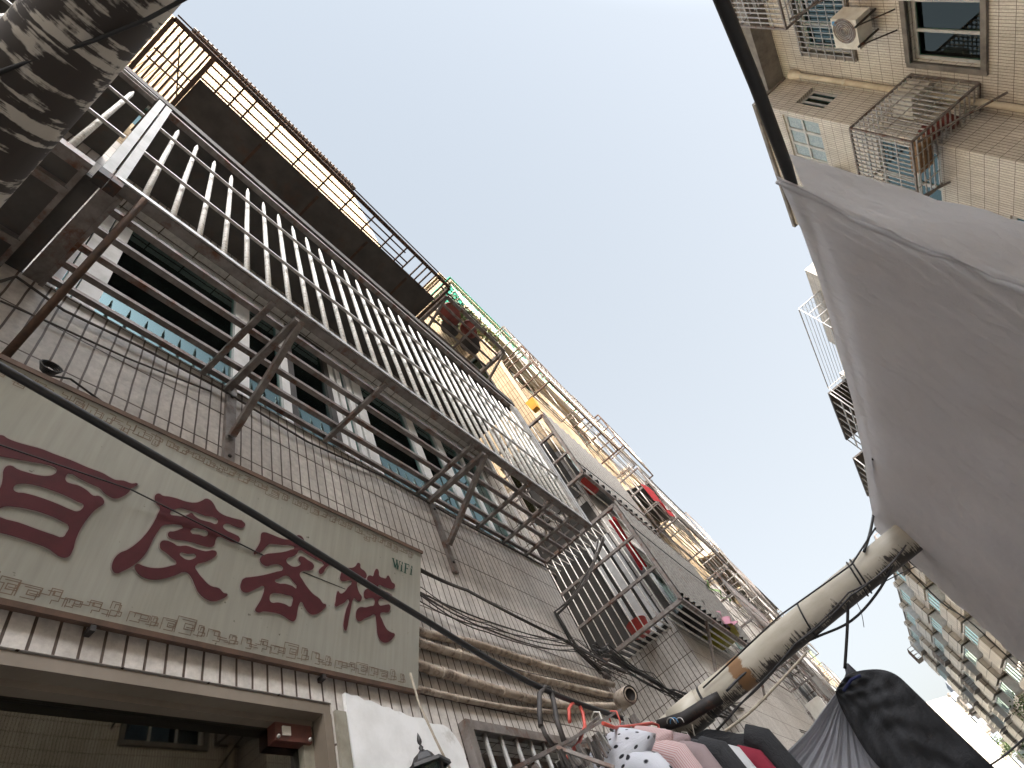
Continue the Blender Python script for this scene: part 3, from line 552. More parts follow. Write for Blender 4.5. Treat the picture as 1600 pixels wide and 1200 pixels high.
# key-pattern border
f = MB(); rr_ = random.Random(3)
def seg(y0, h0, y1, h1, off):
    d = Vector((y1 - y0, h1 - h0)); L = d.length
    if L < 1e-5: return
    d /= L; p = Vector((-d.y, d.x)) * .0011; d = d * .0011
    f.face([SP(y0 - p.x - d.x, h0 - p.y - d.y, off), SP(y1 - p.x + d.x, h1 - p.y + d.y, off), SP(y1 + p.x + d.x, h1 + p.y + d.y, off), SP(y0 + p.x - d.x, h0 + p.y - d.y, off)])
off = .0010
for base, sg in ((.012, 1), (SH - .012, -1)):
    y = SY0 + .02
    while y < SY1 - .09:
        W_ = rr_.choice((.05, .06, .07)); H_ = rr_.choice((.03, .036, .044))
        pts = rr_.choice([[(0, 0), (0, 1), (.8, 1), (.8, .3), (.35, .3), (.35, .65)], [(0, .2), (0, .8), (.5, .8), (.5, .2), (1, .2)], [(0, .1), (.5, .1), (.5, .9), (.2, .9), (.2, .5)], [(0, .5), (.3, .5), (.3, 1), (.7, 1), (.7, .5), (1, .5), (1, 0)], [(.1, 0), (.1, .7), (.9, .7), (.9, .25), (.5, .25)]])
        for (a, b_), (c_, d_) in zip(pts, pts[1:]): off += .0000006; seg(y + a * W_, base + sg * b_ * H_, y + c_ * W_, base + sg * d_ * H_, off)
        for (a, b_), (c_, d_) in zip(pts[1:4], pts[2:5]): off += .0000006; seg(y + (a * .7 + .2) * W_, base + sg * (b_ * .6 + .25) * H_, y + (c_ * .7 + .2) * W_, base + sg * (d_ * .6 + .25) * H_, off)
        for (a, b_), (c_, d_) in zip(pts, pts[1:]): off += .0000006; seg(y + (b_ * .5 + .2) * W_, base + sg * (a * .8) * H_, y + (d_ * .5 + .2) * W_, base + sg * (c_ * .8) * H_, off)
        y += W_ * .82
f.build('key_border', 'sign_brown', sign)
# thin wire in front of the board
f = MB(); f.tube([SP(-.5, .49, .012), P(0, 695, x=-1.2), P(205, 765, x=-1.235), P(420, 872, x=-1.265), P(655, 968, x=-1.28), P(800, 1045, x=-1.34), P(935, 1075, x=-1.36)], .0022, 5); tag(f.build('wire', 'cable'), 'thin dark wire stretched across the face of the signboard', 'wire')
# ================================================================ pipes and cables on wall A
def sag(p, q, s, n=14): p = Vector(p); q = Vector(q); return [p.lerp(q, t / n) - Vector((0, 0, 4 * s * (t / n) * (1 - t / n))) for t in range(n + 1)]
ductspec = [([(560, 930), (650, 985), (740, 1005), (850, 1040), (958, 1070)], .020, 'upper grimy water pipe leaving from behind the sign'),
            ([(560, 960), (650, 1002), (760, 1035), (860, 1065), (960, 1088)], .020, 'second grimy water pipe with a wire tied round it'),
            ([(560, 985), (645, 1035), (720, 1060), (800, 1085), (880, 1102), (975, 1103)], .022, 'thick lower pipe curving down towards the round pipe mouth'),
            ([(560, 1050), (640, 1073), (760, 1100), (860, 1112), (975, 1108)], .013, 'thin lowest pipe just above the barred window')]
for pts, r, lab in ductspec:
    f = MB(); q = [P(u, v, x=WX + .005 + r) for u, v in pts]
    fine = []
    for i in range(len(q) - 1):
        for t in range(5):
            p0 = q[max(i - 1, 0)]; p1 = q[i]; p2 = q[i + 1]; p3 = q[min(i + 2, len(q) - 1)]; tt = t / 5
            fine.append(.5 * ((2 * p1) + (p2 - p0) * tt + (2 * p0 - 5 * p1 + 4 * p2 - p3) * tt ** 2 + (3 * p1 - p0 - 3 * p2 + p3) * tt ** 3))
    fine.append(q[-1]); f.tube(fine, r, 12)
    for k in (8, 14): f.lathe(fine[k], [(r * 1.0, -.008), (r * 1.2, -.008), (r * 1.2, .008), (r * 1.0, .008)], 12, (fine[k + 1] - fine[k]))
    tag(f.build('water_pipe', 'duct'), lab, 'pipe', 'water pipes on the tiled wall')
t = thing('pipe_mouth', 'round open pipe end facing out beside the wall corner', 'pipe', P(985, 1085, x=-1.15))
q = P(985, 1085, x=-1.15); f = MB(); f.lathe(q, [(.035, .0), (.052, .0), (.056, -.014), (.056, -.12), (.02, -.13)], 20, (.75, -.55, -.25)); f.build('collar', 'duct', t)
f = MB(); f.lathe(q, [(0, -.03), (.042, -.03), (.044, .003), (.052, .003)], 20, (.75, -.55, -.25)); f.build('mouth', 'metal_dark', t)
def cables(name, label, cat, anchors, n, spread, r, mat='cable', group=None, sg=.05, seed=1):
    rnd = random.Random(seed); t = thing(name, label, cat, anchors[0], group)
    for k in range(n):
        m = MB(); pts = []
        offs = [Vector((rnd.uniform(-1, 1), rnd.uniform(-1, 1), rnd.uniform(-1, 1))) * spread for _ in anchors]
        for i in range(len(anchors) - 1):
            a = Vector(anchors[i]) + offs[i]; b_ = Vector(anchors[i + 1]) + offs[i + 1]; pts += sag(a, b_, sg * rnd.uniform(.2, 1.2), 8)[:-1 if i < len(anchors) - 2 else None]
        rk = r * rnd.uniform(.6, 1.3); m.tube(pts, rk, 6); m.build('cable', mat if rnd.random() < .7 else 'cable_grey', t)
    return t
cables('cable_bundle', 'taut black cables running from the top corner of the sign to the wall corner', 'cables', [P(560, 830, x=-1.33), P(657, 892, x=-1.33), P(730, 922, x=-1.33), P(880, 1000, x=-1.33), P(975, 1050, x=-1.25)], 4, .007, .0055, sg=.008, seed=2)
cables('cable_bundle', 'slack brown wires drooping below the taut cables right of the sign', 'cables', [P(600, 880, x=-1.34), P(655, 925, x=-1.34), P(760, 975, x=-1.34), P(900, 1010, x=-1.34), P(985, 1060, x=-1.25)], 7, .035, .003, 'cable_grey', sg=.04, seed=3)
cables('cable_bundle', 'tangle of black cables sagging across the shaded end wall to the big pipe', 'cables', [P(925, 1015, x=-1.32), (-1.30, 4.1, 3.25), P(1015, 1060, y=4.9), P(1060, 1085, y=5.2), P(1120, 1100, y=5.6)], 12, .05, .006, sg=.03, seed=4)
cables('cable_bundle', 'matted wires along the wall beyond the big pipe', 'cables', [P(1120, 1100, y=5.8), P(1160, 1110, y=7.2), P(1200, 1135, y=8.6), P(1290, 1155, y=11), P(1380, 1200, y=17)], 16, .09, .008, sg=.06, seed=5)
cables('cable_bundle', 'black wires climbing the cage end at the corner of the near building', 'cables', [P(940, 840, x=-.85), P(915, 905, x=-1.1), P(870, 960, x=-1.38), P(900, 1010, x=-1.38), P(940, 1050, x=-1.36)], 5, .02, .007, sg=.02, seed=6)
f = MB(); f.tube([P(0, 440, x=-1.38), P(25, 432, x=-1.38), P(100, 485, x=-1.38), P(215, 540, x=-1.38), P(340, 605, x=-1.38), P(480, 690, x=-1.38), P(600, 745, x=-1.385), P(720, 815, x=-1.385), P(860, 890, x=-1.385)], .006, 6); f.tube([P(0, 470, x=-1.385), P(80, 505, x=-1.385), P(200, 560, x=-1.385), P(330, 612, x=-1.385)], .004, 6); tag(f.build('wire', 'cable_grey'), 'grey cable tacked along the wall just under the cage', 'wire')
f = MB()
for k in range(4):
    q = P(75, 578, x=-1.3); f.tube([q + Vector((0, .022 * cos(a) * (1 + .15 * k), .022 * sin(a))) + Vector((.006 * k, 0, 0)) for a in [i * pi / 6 for i in range(13)]], .003, 5)
f.tube([P(0, 560, x=-1.33), P(35, 575, x=-1.3), P(70, 585, x=-1.3), P(110, 592, x=-1.36), P(190, 650, x=-1.38)], .004, 5); tag(f.build('wire_coil', 'cable'), 'small coil of black wire on top of the signboard', 'wire')
f = MB(); f.tube([P(641, 1052, x=-1.3), P(655, 1100, x=-1.28), P(678, 1150, x=-1.25), P(705, 1205, x=-1.22)], .0045, 6); tag(f.build('cord', 'wire_beige'), 'beige cord hanging from the lower corner of the sign past the lantern', 'cord')
# wall lantern
LQ = P(664, 1196, x=-1.16); LS = .66
lt = thing('wall_lantern', 'black wall lantern with a pointed finial in front of the white plaster', 'lantern', LQ + Vector((0, 0, -.3)))
sc_ = lambda L_: [(q_[0] * LS, q_[1] * LS) for q_ in L_]; up_ = lambda h: Vector((0, 0, h * LS))
f = MB(); f.lathe(LQ, sc_([(.105, -.03), (.118, -.028), (.115, -.012), (.075, .0), (.062, .012), (.042, .045), (.022, .055), (0, .056)]), 6, smooth=False); f.build('roof', 'lamp_black', lt)
f = MB(); f.lathe(LQ + up_(.055), sc_([(.010, 0), (.016, .006), (.008, .014), (.012, .022), (.004, .034), (.010, .044), (.011, .056), (.007, .072), (.001, .09)]), 10); f.build('finial', 'lamp_black', lt)
f = MB(); f.lathe(LQ + up_(-.22), sc_([(.06, 0), (.088, .19)]), 6, smooth=False); f.build('glass_panel', 'glass', lt)
f = MB(); [f.bar(LQ + Vector((cos(a) * .09, sin(a) * .09, -.03)) * LS, LQ + Vector((cos(a) * .062, sin(a) * .062, -.22)) * LS, .008) for a in [k * pi / 3 for k in range(6)]]; f.lathe(LQ + up_(-.25), sc_([(0, 0), (.05, .0), (.065, .03), (0, .03)]), 6, smooth=False)
f.bar(LQ + up_(-.24), (WX, LQ.y, LQ.z - .17), .015); f.build('body', 'lamp_black', lt)
# ================================================================ pipes crossing the alley
def ang(y, z): return math.degrees(math.atan2(z - 1.5, y))
NP = Vector((0, -.146, 2.93)); f = MB(); f.tube([(-1.39 + k * .2, NP.y - .0, NP.z - .01 * k * .2) for k in range(20)], .082, 40, smooth=True)
np_ = thing('drain_pipe', 'thick drain pipe blotched with black mould crossing overhead in the top left corner', 'pipe', (-.3, NP.y, NP.z)); f.build('pipe', 'pvc_mouldy', np_)
f = MB(); f.tube([P(u, v, z=2.842) for u, v in ((-60, 128), (0, 112), (60, 92), (150, 62), (230, 30), (300, -8))], .004, 6); f.build('wire', 'cable', np_)
PY = 3.0; r0 = .0715
pz_ = lambda x: 2.315 + .038 * x / .6 * .5
bp = thing('drain_pipe', 'long cream drain pipe streaked black underneath crossing the alley above the washing', 'pipe', (-.3, PY, 2.3))
f = MB(); f.tube([(-1.395 + k * .1, PY, pz_(-1.395 + k * .1)) for k in range(22)], r0, 40); f.build('pipe', 'pvc_stained', bp)
for x in (-.755, -.64):
    f = MB(); f.tube([(x, PY, pz_(x)), (x + .012, PY, pz_(x))], r0 + .002, 40, cap=False); f.build('band', 'cable', bp)
f = MB(); f.tube([(-.83, PY, pz_(-.83)), (-.66, PY, pz_(-.66))], r0 + .006, 40); f.build('socket', 'pvc_stained', bp)
f = MB()
for x in (-.02, .28, .30): f.tube([(x + .02 * cos(a), PY + (r0 + .005) * sin(a), pz_(x) + (r0 + .005) * cos(a)) for a in [i * pi / 10 for i in range(21)]], .004, 6)
f.tube([(-.6, PY - r0 - .005, 2.33), (-.1, PY - r0 - .02, 2.37), (.3, PY - r0 - .01, 2.36), (.5, PY - r0 - .01, 2.42)], .004, 6)
f.build('wire', 'cable', bp)
cables('cable_bundle', 'thin black wires slung along the underside of the streaked pipe', 'cables', [(-.95, 2.95, 2.16), (-.5, 2.94, 2.2), (-.15, 2.93, 2.24), (.2, 2.9, 2.26), (.52, 2.9, 2.3)], 2, .02, .0035, sg=.02, seed=8)
# dark sleeve over the joint beside the clothes
f = MB(); f.tube([P(1030, 1135, y=2.88), P(1070, 1122, y=2.88), P(1105, 1100, y=2.88), P(1125, 1090, y=2.9)], .028, 14); tag(f.build('hose', 'metal_dark'), 'short dark hose bound under the streaked pipe beside the clothes', 'hose')
# wires right of the pipe
def wire(pts, r, label, mat='cable', name='wire'):
    f = MB(); q = []; n = len(pts)
    for i in range(n - 1):
        for t in range(5):
            p0 = pts[max(i - 1, 0)]; p1 = pts[i]; p2 = pts[i + 1]; p3 = pts[min(i + 2, n - 1)]; tt = t / 5
            q.append(.5 * ((2 * p1) + (p2 - p0) * tt + (2 * p0 - 5 * p1 + 4 * p2 - p3) * tt ** 2 + (3 * p1 - p0 - 3 * p2 + p3) * tt ** 3))
    q.append(pts[-1]); f.tube(q, r, 6); return tag(f.build(name, mat), label, 'wire')
wire([P(1325, 935, y=2.96), P(1324, 980, y=2.98), P(1320, 1045, y=3.0)], .0065, 'dark blue cord from which the black jacket hangs')
wire([P(1365, 715, x=.58), P(1366, 790, y=3.1), P(1360, 830, y=3.0), P(1350, 862, y=2.93)], .0065, 'dark cord tied from the corner of the grey sheet down to the pipe')
wire([P(1405, 860, y=2.95), P(1375, 920, y=2.98), P(1330, 970, y=3.0), P(1270, 998, y=3.0), P(1180, 1040, y=2.95), P(1135, 1080, y=2.9)], .0055, 'black cable looping from the end of the pipe below it')
wire([P(1225, 968, y=3.05), P(1300, 910, y=3.12), P(1400, 845, y=3.1)], .003, 'thin wire running just above the pipe')
wire([P(1180, 1040, y=6), P(1290, 960, y=7), P(1420, 890, y=8), P(1500, 860, y=9)], .006, 'distant overhead wire passing behind the pipe')
wire([P(1330, 925, y=4), P(1345, 955, y=4.2), P(1350, 980, y=4.3)], .002, 'short loose wire end dangling under the pipe')
wire([P(1400, 860, y=4), P(1450, 900, y=4.2), P(1530, 960, y=5), P(1600, 1040, y=5.5)], .006, 'upper overhead cable under the hem of the sheet')
wire([P(1395, 865, y=4), P(1470, 940, y=4.2), P(1520, 975, y=5), P(1610, 1060, y=5.5)], .004, 'lower overhead cable under the hem of the sheet')
wire([P(1540, 1200, y=8), P(1570, 1180, y=8), P(1610, 1145, y=8.2)], .008, 'dark cable crossing the bottom right corner')
# clothesline and the pole/line for the sheet
LX = -.80
lpts = [P(-160, 490, x=LX), P(0, 573, x=LX), P(400, 805, x=LX), P(650, 960, x=LX), P(845, 1075, x=LX), P(1000, 1132, x=LX)]; lpts.append(Vector((-.86, 2.95, 2.24)))
f = MB(); q = []
for i in range(len(lpts) - 1):
    for t in range(6):
        p0 = lpts[max(i - 1, 0)]; p1 = lpts[i]; p2 = lpts[i + 1]; p3 = lpts[min(i + 2, len(lpts) - 1)]; tt = t / 6
        q.append(.5 * ((2 * p1) + (p2 - p0) * tt + (2 * p0 - 5 * p1 + 4 * p2 - p3) * tt ** 2 + (3 * p1 - p0 - 3 * p2 + p3) * tt ** 3))
q.append(lpts[-1]); LINE = q; f.tube(q, .0085, 8); tag(f.build('clothesline', 'cable'), 'thick black clothesline passing in front of the signboard', 'clothesline')
SX = .6
sl_ = [P(1090, -90, x=SX), P(1127, 0, x=SX), P(1180, 130, x=SX), P(1228, 258, x=SX)]
f = MB(); f.tube(sl_ + [P(1275, 400, x=SX), P(1320, 550, x=SX), P(1362, 715, x=SX), P(1385, 830, x=SX)], [.0125] * 4 + [.004] * 4, 10); tag(f.build('clothesline', 'cable'), 'taut black line coming down from the top edge to the corner of the grey sheet', 'clothesline')
# ================================================================ the grey sheet
edge = [(1232, 258), (1270, 345), (1298, 430), (1320, 520), (1345, 620), (1362, 715), (1368, 775), (1376, 826)]
epts = [P(u, v, x=SX) for u, v in edge]
def epos(t):
    k = t * (len(epts) - 1); i = min(int(k), len(epts) - 2); return epts[i].lerp(epts[i + 1], k - i)
rs = random.Random(11)
folds = [(rs.uniform(-.1, 1), rs.uniform(.35, .75), rs.choice((.0035, .005, .02, .035)), rs.uniform(.4, 1)) for _ in range(36)]
def drape(back):
    def fn(u, v):
        top = epos(u); L = 1.05 if not back else 1.0
        d = v * L - .012
        y = top.y + (-.012 if not back else .012) + d * ((.02 if not back else .06) - .10 * (u - .5)) ; z = top.z - d
        x = SX + (.016 + .05 * v if not back else -.024 - .02 * v)
        for c, sl, w_, a in folds:
            q_ = (u - c - sl * v * .6) / w_; x += a * (.009 if w_ > .01 else .008) * math.exp(-q_ * q_) * (.1 + v) * min(1, v * 2.5) * (1 if back else .4)
        x += .004 * sin(u * 160 - v * 30 + 3 * sin(v * 9 + u * 4)) * (.3 + v) * min(1, v * 6) + .003 * sin(v * 120 + 4 * sin(u * 14)) * v
        x += .016 * sin(u * 9 + v * 3) * v + .008 * sin(u * 37 + v * 11 + 2 * sin(v * 5)) * (.2 + v) * min(1, v * 6)
        return (x, y, z)
    return fn
st_ = thing('hanging_sheet', 'large creased grey bed sheet hung over the line on the right', 'bed sheet', (SX, 1.9, 1.4))
f = MB(); f.grid(drape(True), 220, 70, us=2.1, vs=1.05); f.build('front_layer', 'linen_grey', st_)
f = MB(); hp = [Vector(drape(True)(.012, k / 40)) + Vector((-.004, 0, 0)) for k in range(41)]; f.tube(hp, [.005 + .0015 * sin(k * .7) for k in range(41)], 8); f.build('rolled_hem', 'linen_hem', st_)
f = MB(); f.grid(drape(False), 120, 30, us=2.1, vs=1.05); f.build('back_layer', 'linen_grey', st_)
# ================================================================ jacket and its companion cloth
jk = thing('jacket', 'black jacket hanging upside from a cord below the streaked pipe at the lower right', 'jacket', P(1345, 1050, y=3.0))
JO = [(1312, 1082), (1322, 1062), (1338, 1050), (1362, 1047), (1392, 1050), (1420, 1075), (1450, 1105), (1480, 1128), (1520, 1165), (1560, 1200), (1600, 1235)]
JI = [(1308, 1088), (1312, 1100), (1320, 1118), (1332, 1140), (1350, 1170), (1370, 1195), (1395, 1220), (1420, 1250), (1450, 1280), (1480, 1300), (1510, 1330)]
def densify(L_, m_=4):
    o2 = []
    for i in range(len(L_) - 1):
        for t in range(m_):
            tt = t / m_; p0 = L_[max(i - 1, 0)]; p1 = L_[i]; p2 = L_[i + 1]; p3 = L_[min(i + 2, len(L_) - 1)]
            o2.append(tuple(.5 * ((2 * p1[j]) + (p2[j] - p0[j]) * tt + (2 * p0[j] - 5 * p1[j] + 4 * p2[j] - p3[j]) * tt ** 2 + (3 * p1[j] - p0[j] - 3 * p2[j] + p3[j]) * tt ** 3) for j in (0, 1)))
    return o2 + [L_[-1]]
JO = densify([(1311, 1078), (1316, 1063), (1332, 1051), (1358, 1046), (1382, 1047), (1403, 1056), (1425, 1076), (1462, 1112), (1510, 1158), (1560, 1205), (1600, 1240)]); JI = densify(JI)
def jfn(sg):
    def fn(u, v):
        k = v * (len(JO) - 1); i = min(int(k), len(JO) - 2); t = k - i
        a = P(*JO[i], y=3.0).lerp(P(*JO[i + 1], y=3.0), t); b_ = P(*JI[i], y=3.0).lerp(P(*JI[i + 1], y=3.0), t)
        p = b_.lerp(a, u); bul = math.sqrt(max(0, 1 - (2 * u - 1) ** 2)) * (.05 if v > .03 else .02)
        wr = .010 * sin(u * 9 + v * 13) * sin(v * 17 - u * 5) + .006 * sin(v * 46 + 6 * sin(u * 5)) + .004 * sin(u * 33 + v * 20)
        p.y += sg * (bul * (1 + .35 * sin(v * 11 + u * 3)) + wr * min(1, bul * 40))
        return p
    return fn
f = MB(); f.grid(jfn(-1), 48, 120, us=.4, vs=.6); f.grid(jfn(1), 24, 40, us=.4, vs=.6); f.build('body', 'cloth_black', jk)
f = MB(); f.tube([P(1318, 1080, y=2.95), P(1330, 1062, y=2.95), P(1345, 1055, y=2.95)], .006, 6); f.build('collar', 'cloth_navy', jk)
gc = thing('hanging_cloth', 'pleated light grey cloth spreading from the cord beside the black jacket', 'cloth', P(1325, 1045, y=3.02))
CL = [(1319, 1038), (1322, 1052), (1312, 1075), (1290, 1105), (1265, 1140), (1240, 1165), (1212, 1190), (1190, 1215)]
CR = [(1325, 1036), (1345, 1055), (1340, 1100), (1350, 1140), (1375, 1180), (1400, 1215), (1430, 1260), (1460, 1300)]
def cfn(u, v):
    k = v * (len(CL) - 1); i = min(int(k), len(CL) - 2); t = k - i
    p = P(*CL[i], y=3.1).lerp(P(*CL[i + 1], y=3.1), t).lerp(P(*CR[i], y=3.1).lerp(P(*CR[i + 1], y=3.1), t), u)
    p.y += (.010 * sin(u * 60 + 4 * sin(v * 3)) + .006 * sin(u * 141 + 1.3) + .02 * sin(u * 11)) * min(1, v * 3 + .1); return p
f = MB(); f.grid(cfn, 90, 40, us=.5, vs=.6); f.build('fabric', 'linen_light', gc)
f = MB(); f.tube([cfn(0, k / 30) for k in range(31)], .0022, 5); f.build('hem', 'cloth_white', gc)
# ================================================================ washing on the left line
def line_at(y):
    for a, b_ in zip(LINE, LINE[1:]):
        if a.y <= y <= b_.y: return a.lerp(b_, (y - a.y) / (b_.y - a.y))
    return LINE[-1].copy()
def hanger(parent, c, w, mat, yaw=0):
    f = MB(); R_ = Matrix.Rotation(yaw, 3, 'Z')
    tr = lambda x, z: c + R_ @ Vector((x, 0, z))
    f.tube([tr(-.02, -.004), tr(-.018, .016), tr(0, .026), tr(.018, .014), tr(.014, -.02), tr(0, -.05), tr(0, -.08)], .0035, 6)
    f.tube([tr(0, -.08), tr(w, -.16), tr(w + .01, -.175), tr(w - .01, -.18), tr(-w + .01, -.18), tr(-w - .01, -.175), tr(-w, -.16), tr(0, -.08)], .004, 6); return f.build('hanger', mat, parent)
def shirt(y, label, mat, w=.19, yaw=0, hmat='plastic_white', sleeve=.26, dz=0, dx=0, L=.62, group='clothes on the line'):
    c = line_at(y) + Vector((dx, 0, dz)); t = thing('shirt', label, 'shirt', c, group)
    hanger(t, c, w - .03, hmat, yaw); R_ = Matrix.Rotation(yaw, 3, 'Z'); ph = random.uniform(0, 6)
    prof = [(.0, .065, .03), (.03, .11, .04), (.08, .17, .045), (.12, w, .045), (.2, w + .012, .055), (.35, w, .06), (.5, w + .01, .06), (L, w + .02, .065)]
    def bodyf(u, v):
        k = v * (len(prof) - 1); i = min(int(k), len(prof) - 2); tt = k - i
        d, hw, th = [prof[i][j] * (1 - tt) + prof[i + 1][j] * tt for j in range(3)]
        a = u * 2 * pi; rip = .010 * sin(a * 7 + ph + d * 6) * min(1, d * 4)
        return c + R_ @ Vector((hw * cos(a) + rip * cos(a), th * sin(a) + rip * sin(a), -.065 - d))
    f = MB(); f.grid(bodyf, 56, 22, us=.9, vs=L); f.build('body', mat, t)
    for s_ in (-1, 1):
        f = MB(); pts = [(s_ * (w - .045), -.17), (s_ * (w + .01), -.22), (s_ * (w + .03), -.22 - sleeve * .5), (s_ * (w + .035), -.22 - sleeve)]
        f.tube([c + R_ @ Vector((a, 0, b_)) for a, b_ in pts], [.05, .055, .05, .045], 16, cap=False, vs=.33); f.build('sleeve', mat, t)
    return t
shirt(2.02, 'white top with black polka dots on the washing line, nearest of the shirts', 'cloth_dots', .085, sleeve=.1, dz=-.04)
shirt(2.18, 'pale pink shirt with thin red stripes behind the polka dot top', 'cloth_pink', .125, .1, 'plastic_coral', dz=-.01)
shirt(2.38, 'greyish pink lace blouse between the striped and the black shirts', 'cloth_lace', .14, -.05)
shirt(2.52, 'plain black shirt on the washing line between lace and white', 'cloth_black', .19, 0)
shirt(2.66, 'navy shirt edge showing in front of the white shirt', 'cloth_navy', .17, 0, dz=-.07)
shirt(2.76, 'crumpled white shirt on the washing line', 'cloth_white', .20, 0)
shirt(2.9, 'deep crimson velvet top on the washing line', 'cloth_crimson', .20, .1, dx=.06, dz=-.03)
f = None
bt = shirt(2.94, 'long black garment hanging farthest along the washing line', 'cloth_black', .24, .1, dx=.10, dz=.02, sleeve=.3)
# big grey hook and clip rack
rk = thing('clip_hanger', 'grey folding clip hanger with many pegs hooked over the black clothesline', 'hanger', P(865, 1080, x=LX))
hk = lambda u, v, x=LX: P(u, v, x=x)
f = MB(); f.tube([hk(845, 1135), hk(843, 1110), hk(843, 1085), hk(850, 1074), hk(858, 1076), hk(865, 1095), hk(870, 1125), hk(882, 1160)], .0085, 10); f.tube([hk(845, 1130), hk(852, 1148), hk(868, 1170)], .007, 8); f.build('hook', 'cable_grey', rk)
f = MB(); f.bar(hk(790, 1208, -.72), hk(885, 1160, -.74), .02, .008); f.bar(hk(880, 1163, -.74), hk(968, 1110, -.80), .02, .008); f.bar(hk(890, 1160, -.78), hk(937, 1119, -.84), .018, .008); f.bar(hk(870, 1168, -.7), hk(960, 1200, -.6), .016, .008); f.bar(hk(885, 1165, -.86), hk(950, 1150, -.95), .016, .008); f.build('arm', 'metal_grey', rk)
for k in range(26):
    t_ = k / 25; q = hk(815, 1196, -.73).lerp(hk(965, 1118, -.80), t_) + Vector((random.uniform(-.05, .05), random.uniform(-.02, .06), -.02)); ln = random.uniform(.05, .075)
    f = MB(); tl = Vector((random.uniform(-.2, .2), random.uniform(-.2, .2), -1)).normalized(); f.bar(q, q + tl * ln, .006, .012); f.bar(q + Vector((.006, 0, 0)), q + Vector((.006, 0, 0)) + (tl + Vector((.12, 0, 0))).normalized() * ln, .006, .012)
    f.build('peg', random.choice(['metal_grey', 'cable_grey', 'metal_light']), rk)
t = thing('clothes_hanger', 'coral red plastic hanger hooked on the line right of the clip hanger', 'hanger', hk(905, 1100))
f = MB(); f.tube([hk(890, 1128), hk(889, 1108), hk(895, 1098), hk(904, 1099), hk(911, 1115), hk(914, 1135), hk(905, 1160), hk(885, 1185), hk(880, 1200)], .006, 8); f.build('hook', 'plastic_coral', t)
t = thing('clothes_hanger', 'coral red plastic hanger lying sideways over the striped pink shirt', 'hanger', hk(1000, 1135))
f = MB(); f.tube([hk(942, 1130, -.74), hk(960, 1137, -.74), hk(990, 1134, -.74), hk(1018, 1130, -.74), hk(1028, 1133, -.74), hk(1031, 1145, -.74)], .006, 8); f.build('bar', 'plastic_coral', t)
for u, col_ in ((1048, 'metal_light'), (1053, 'label_blue'), (1062, 'metal_light')):
    f = MB(); q = P(u, 1130, y=2.75); f.tube([q + Vector((.02 * cos(a), .004 * a, .022 * sin(a))) for a in [i * pi / 8 for i in range(-1, 8)]], .0022, 5); tag(f.build('clothes_hanger', col_), {'1048': 'pale wire hanger hook nearest the hose', '1053': 'blue wire hanger hook next to the hose', '1062': 'pale wire hanger hook over the crimson top'}[str(u)], 'hanger')
# long thin drying pole beyond
wire([P(1118, 1152, y=3.4), P(1180, 1105, y=3.9), P(1260, 1020, y=4.6)], .008, 'thin bamboo pole slanting up from the black garment', 'wire_beige', 'pole')
# ================================================================ BUILDINGS further along the left
def cage(label, x0, x1, y0, y1, z0, z1, mat='metal_grey', bmat='metal_light', step=.12, side=True, panel=None, rail=.45, group='window cages along the left row', top=True, floor=None):
    t = thing('window_cage', label, 'window cage', ((x0 + x1) / 2, (y0 + y1) / 2, z0), group); f = MB(); w_ = .042 if panel else .026
    for y in (y0, y1):
        f.bar((x0, y, z0), (x1, y, z0), w_); f.bar((x0, y, z1), (x1, y, z1), w_)
        for x in (x0, x1): f.bar((x, y, z0), (x, y, z1), w_)
    for x in (x0, x1):
        for z in (z0, z1): f.bar((x, y0, z), (x, y1, z), w_)
    z = z0 + rail
    while z < z1 - .1: f.bar((x0, y0, z), (x1, y0, z), w_ * .8); f.bar((x1, y0, z), (x1, y1, z), w_ * .8); z += rail
    f.build('frame', mat, t); f = MB()
    k = x0 + step
    while k < x1 - .03 and side: f.tube([(k, y0, z0), (k, y0, z1)], .0065, 5); f.tube([(k, y1, z0), (k, y1, z1)], .0065, 5); k += step
    k = y0 + step
    while k < y1 - .03 and not panel: f.tube([(x1, k, z0), (x1, k, z1)], .0065, 5); k += step
    k = x0 + step
    while k < x1 - .03: f.bar((k, y0, z0), (k, y1, z0), .02, .01); (f.bar((k, y0, z1), (k, y1, z1), .012, .01) if top else None); k += step * .8
    f.build('grille', bmat, t)
    if panel:
        n_ = int((y1 - y0) / .09); f = MB(); f.grid(lambda u, v: (x1 + .03 + .018 * sin(u * n_ * pi), y0 + (y1 - y0) * u, z0 + .06 + (z1 - z0) * v), n_ * 4, 1); f.build('sheet_panel', panel, t); f = MB(); f.box(x1 - .02, x1 - .012, y0 + .05, y1, z0 + .06, z1); f.build('shade_sheet', 'interior', t)  # dark sheet added behind the panel imitates the shade inside the cage
    if floor: f = MB(); f.box(x0, x1 - .03, y0 + .03, y1, z0 + .012, z0 + .02); f.build('floor_sheet', floor, t)
    return t
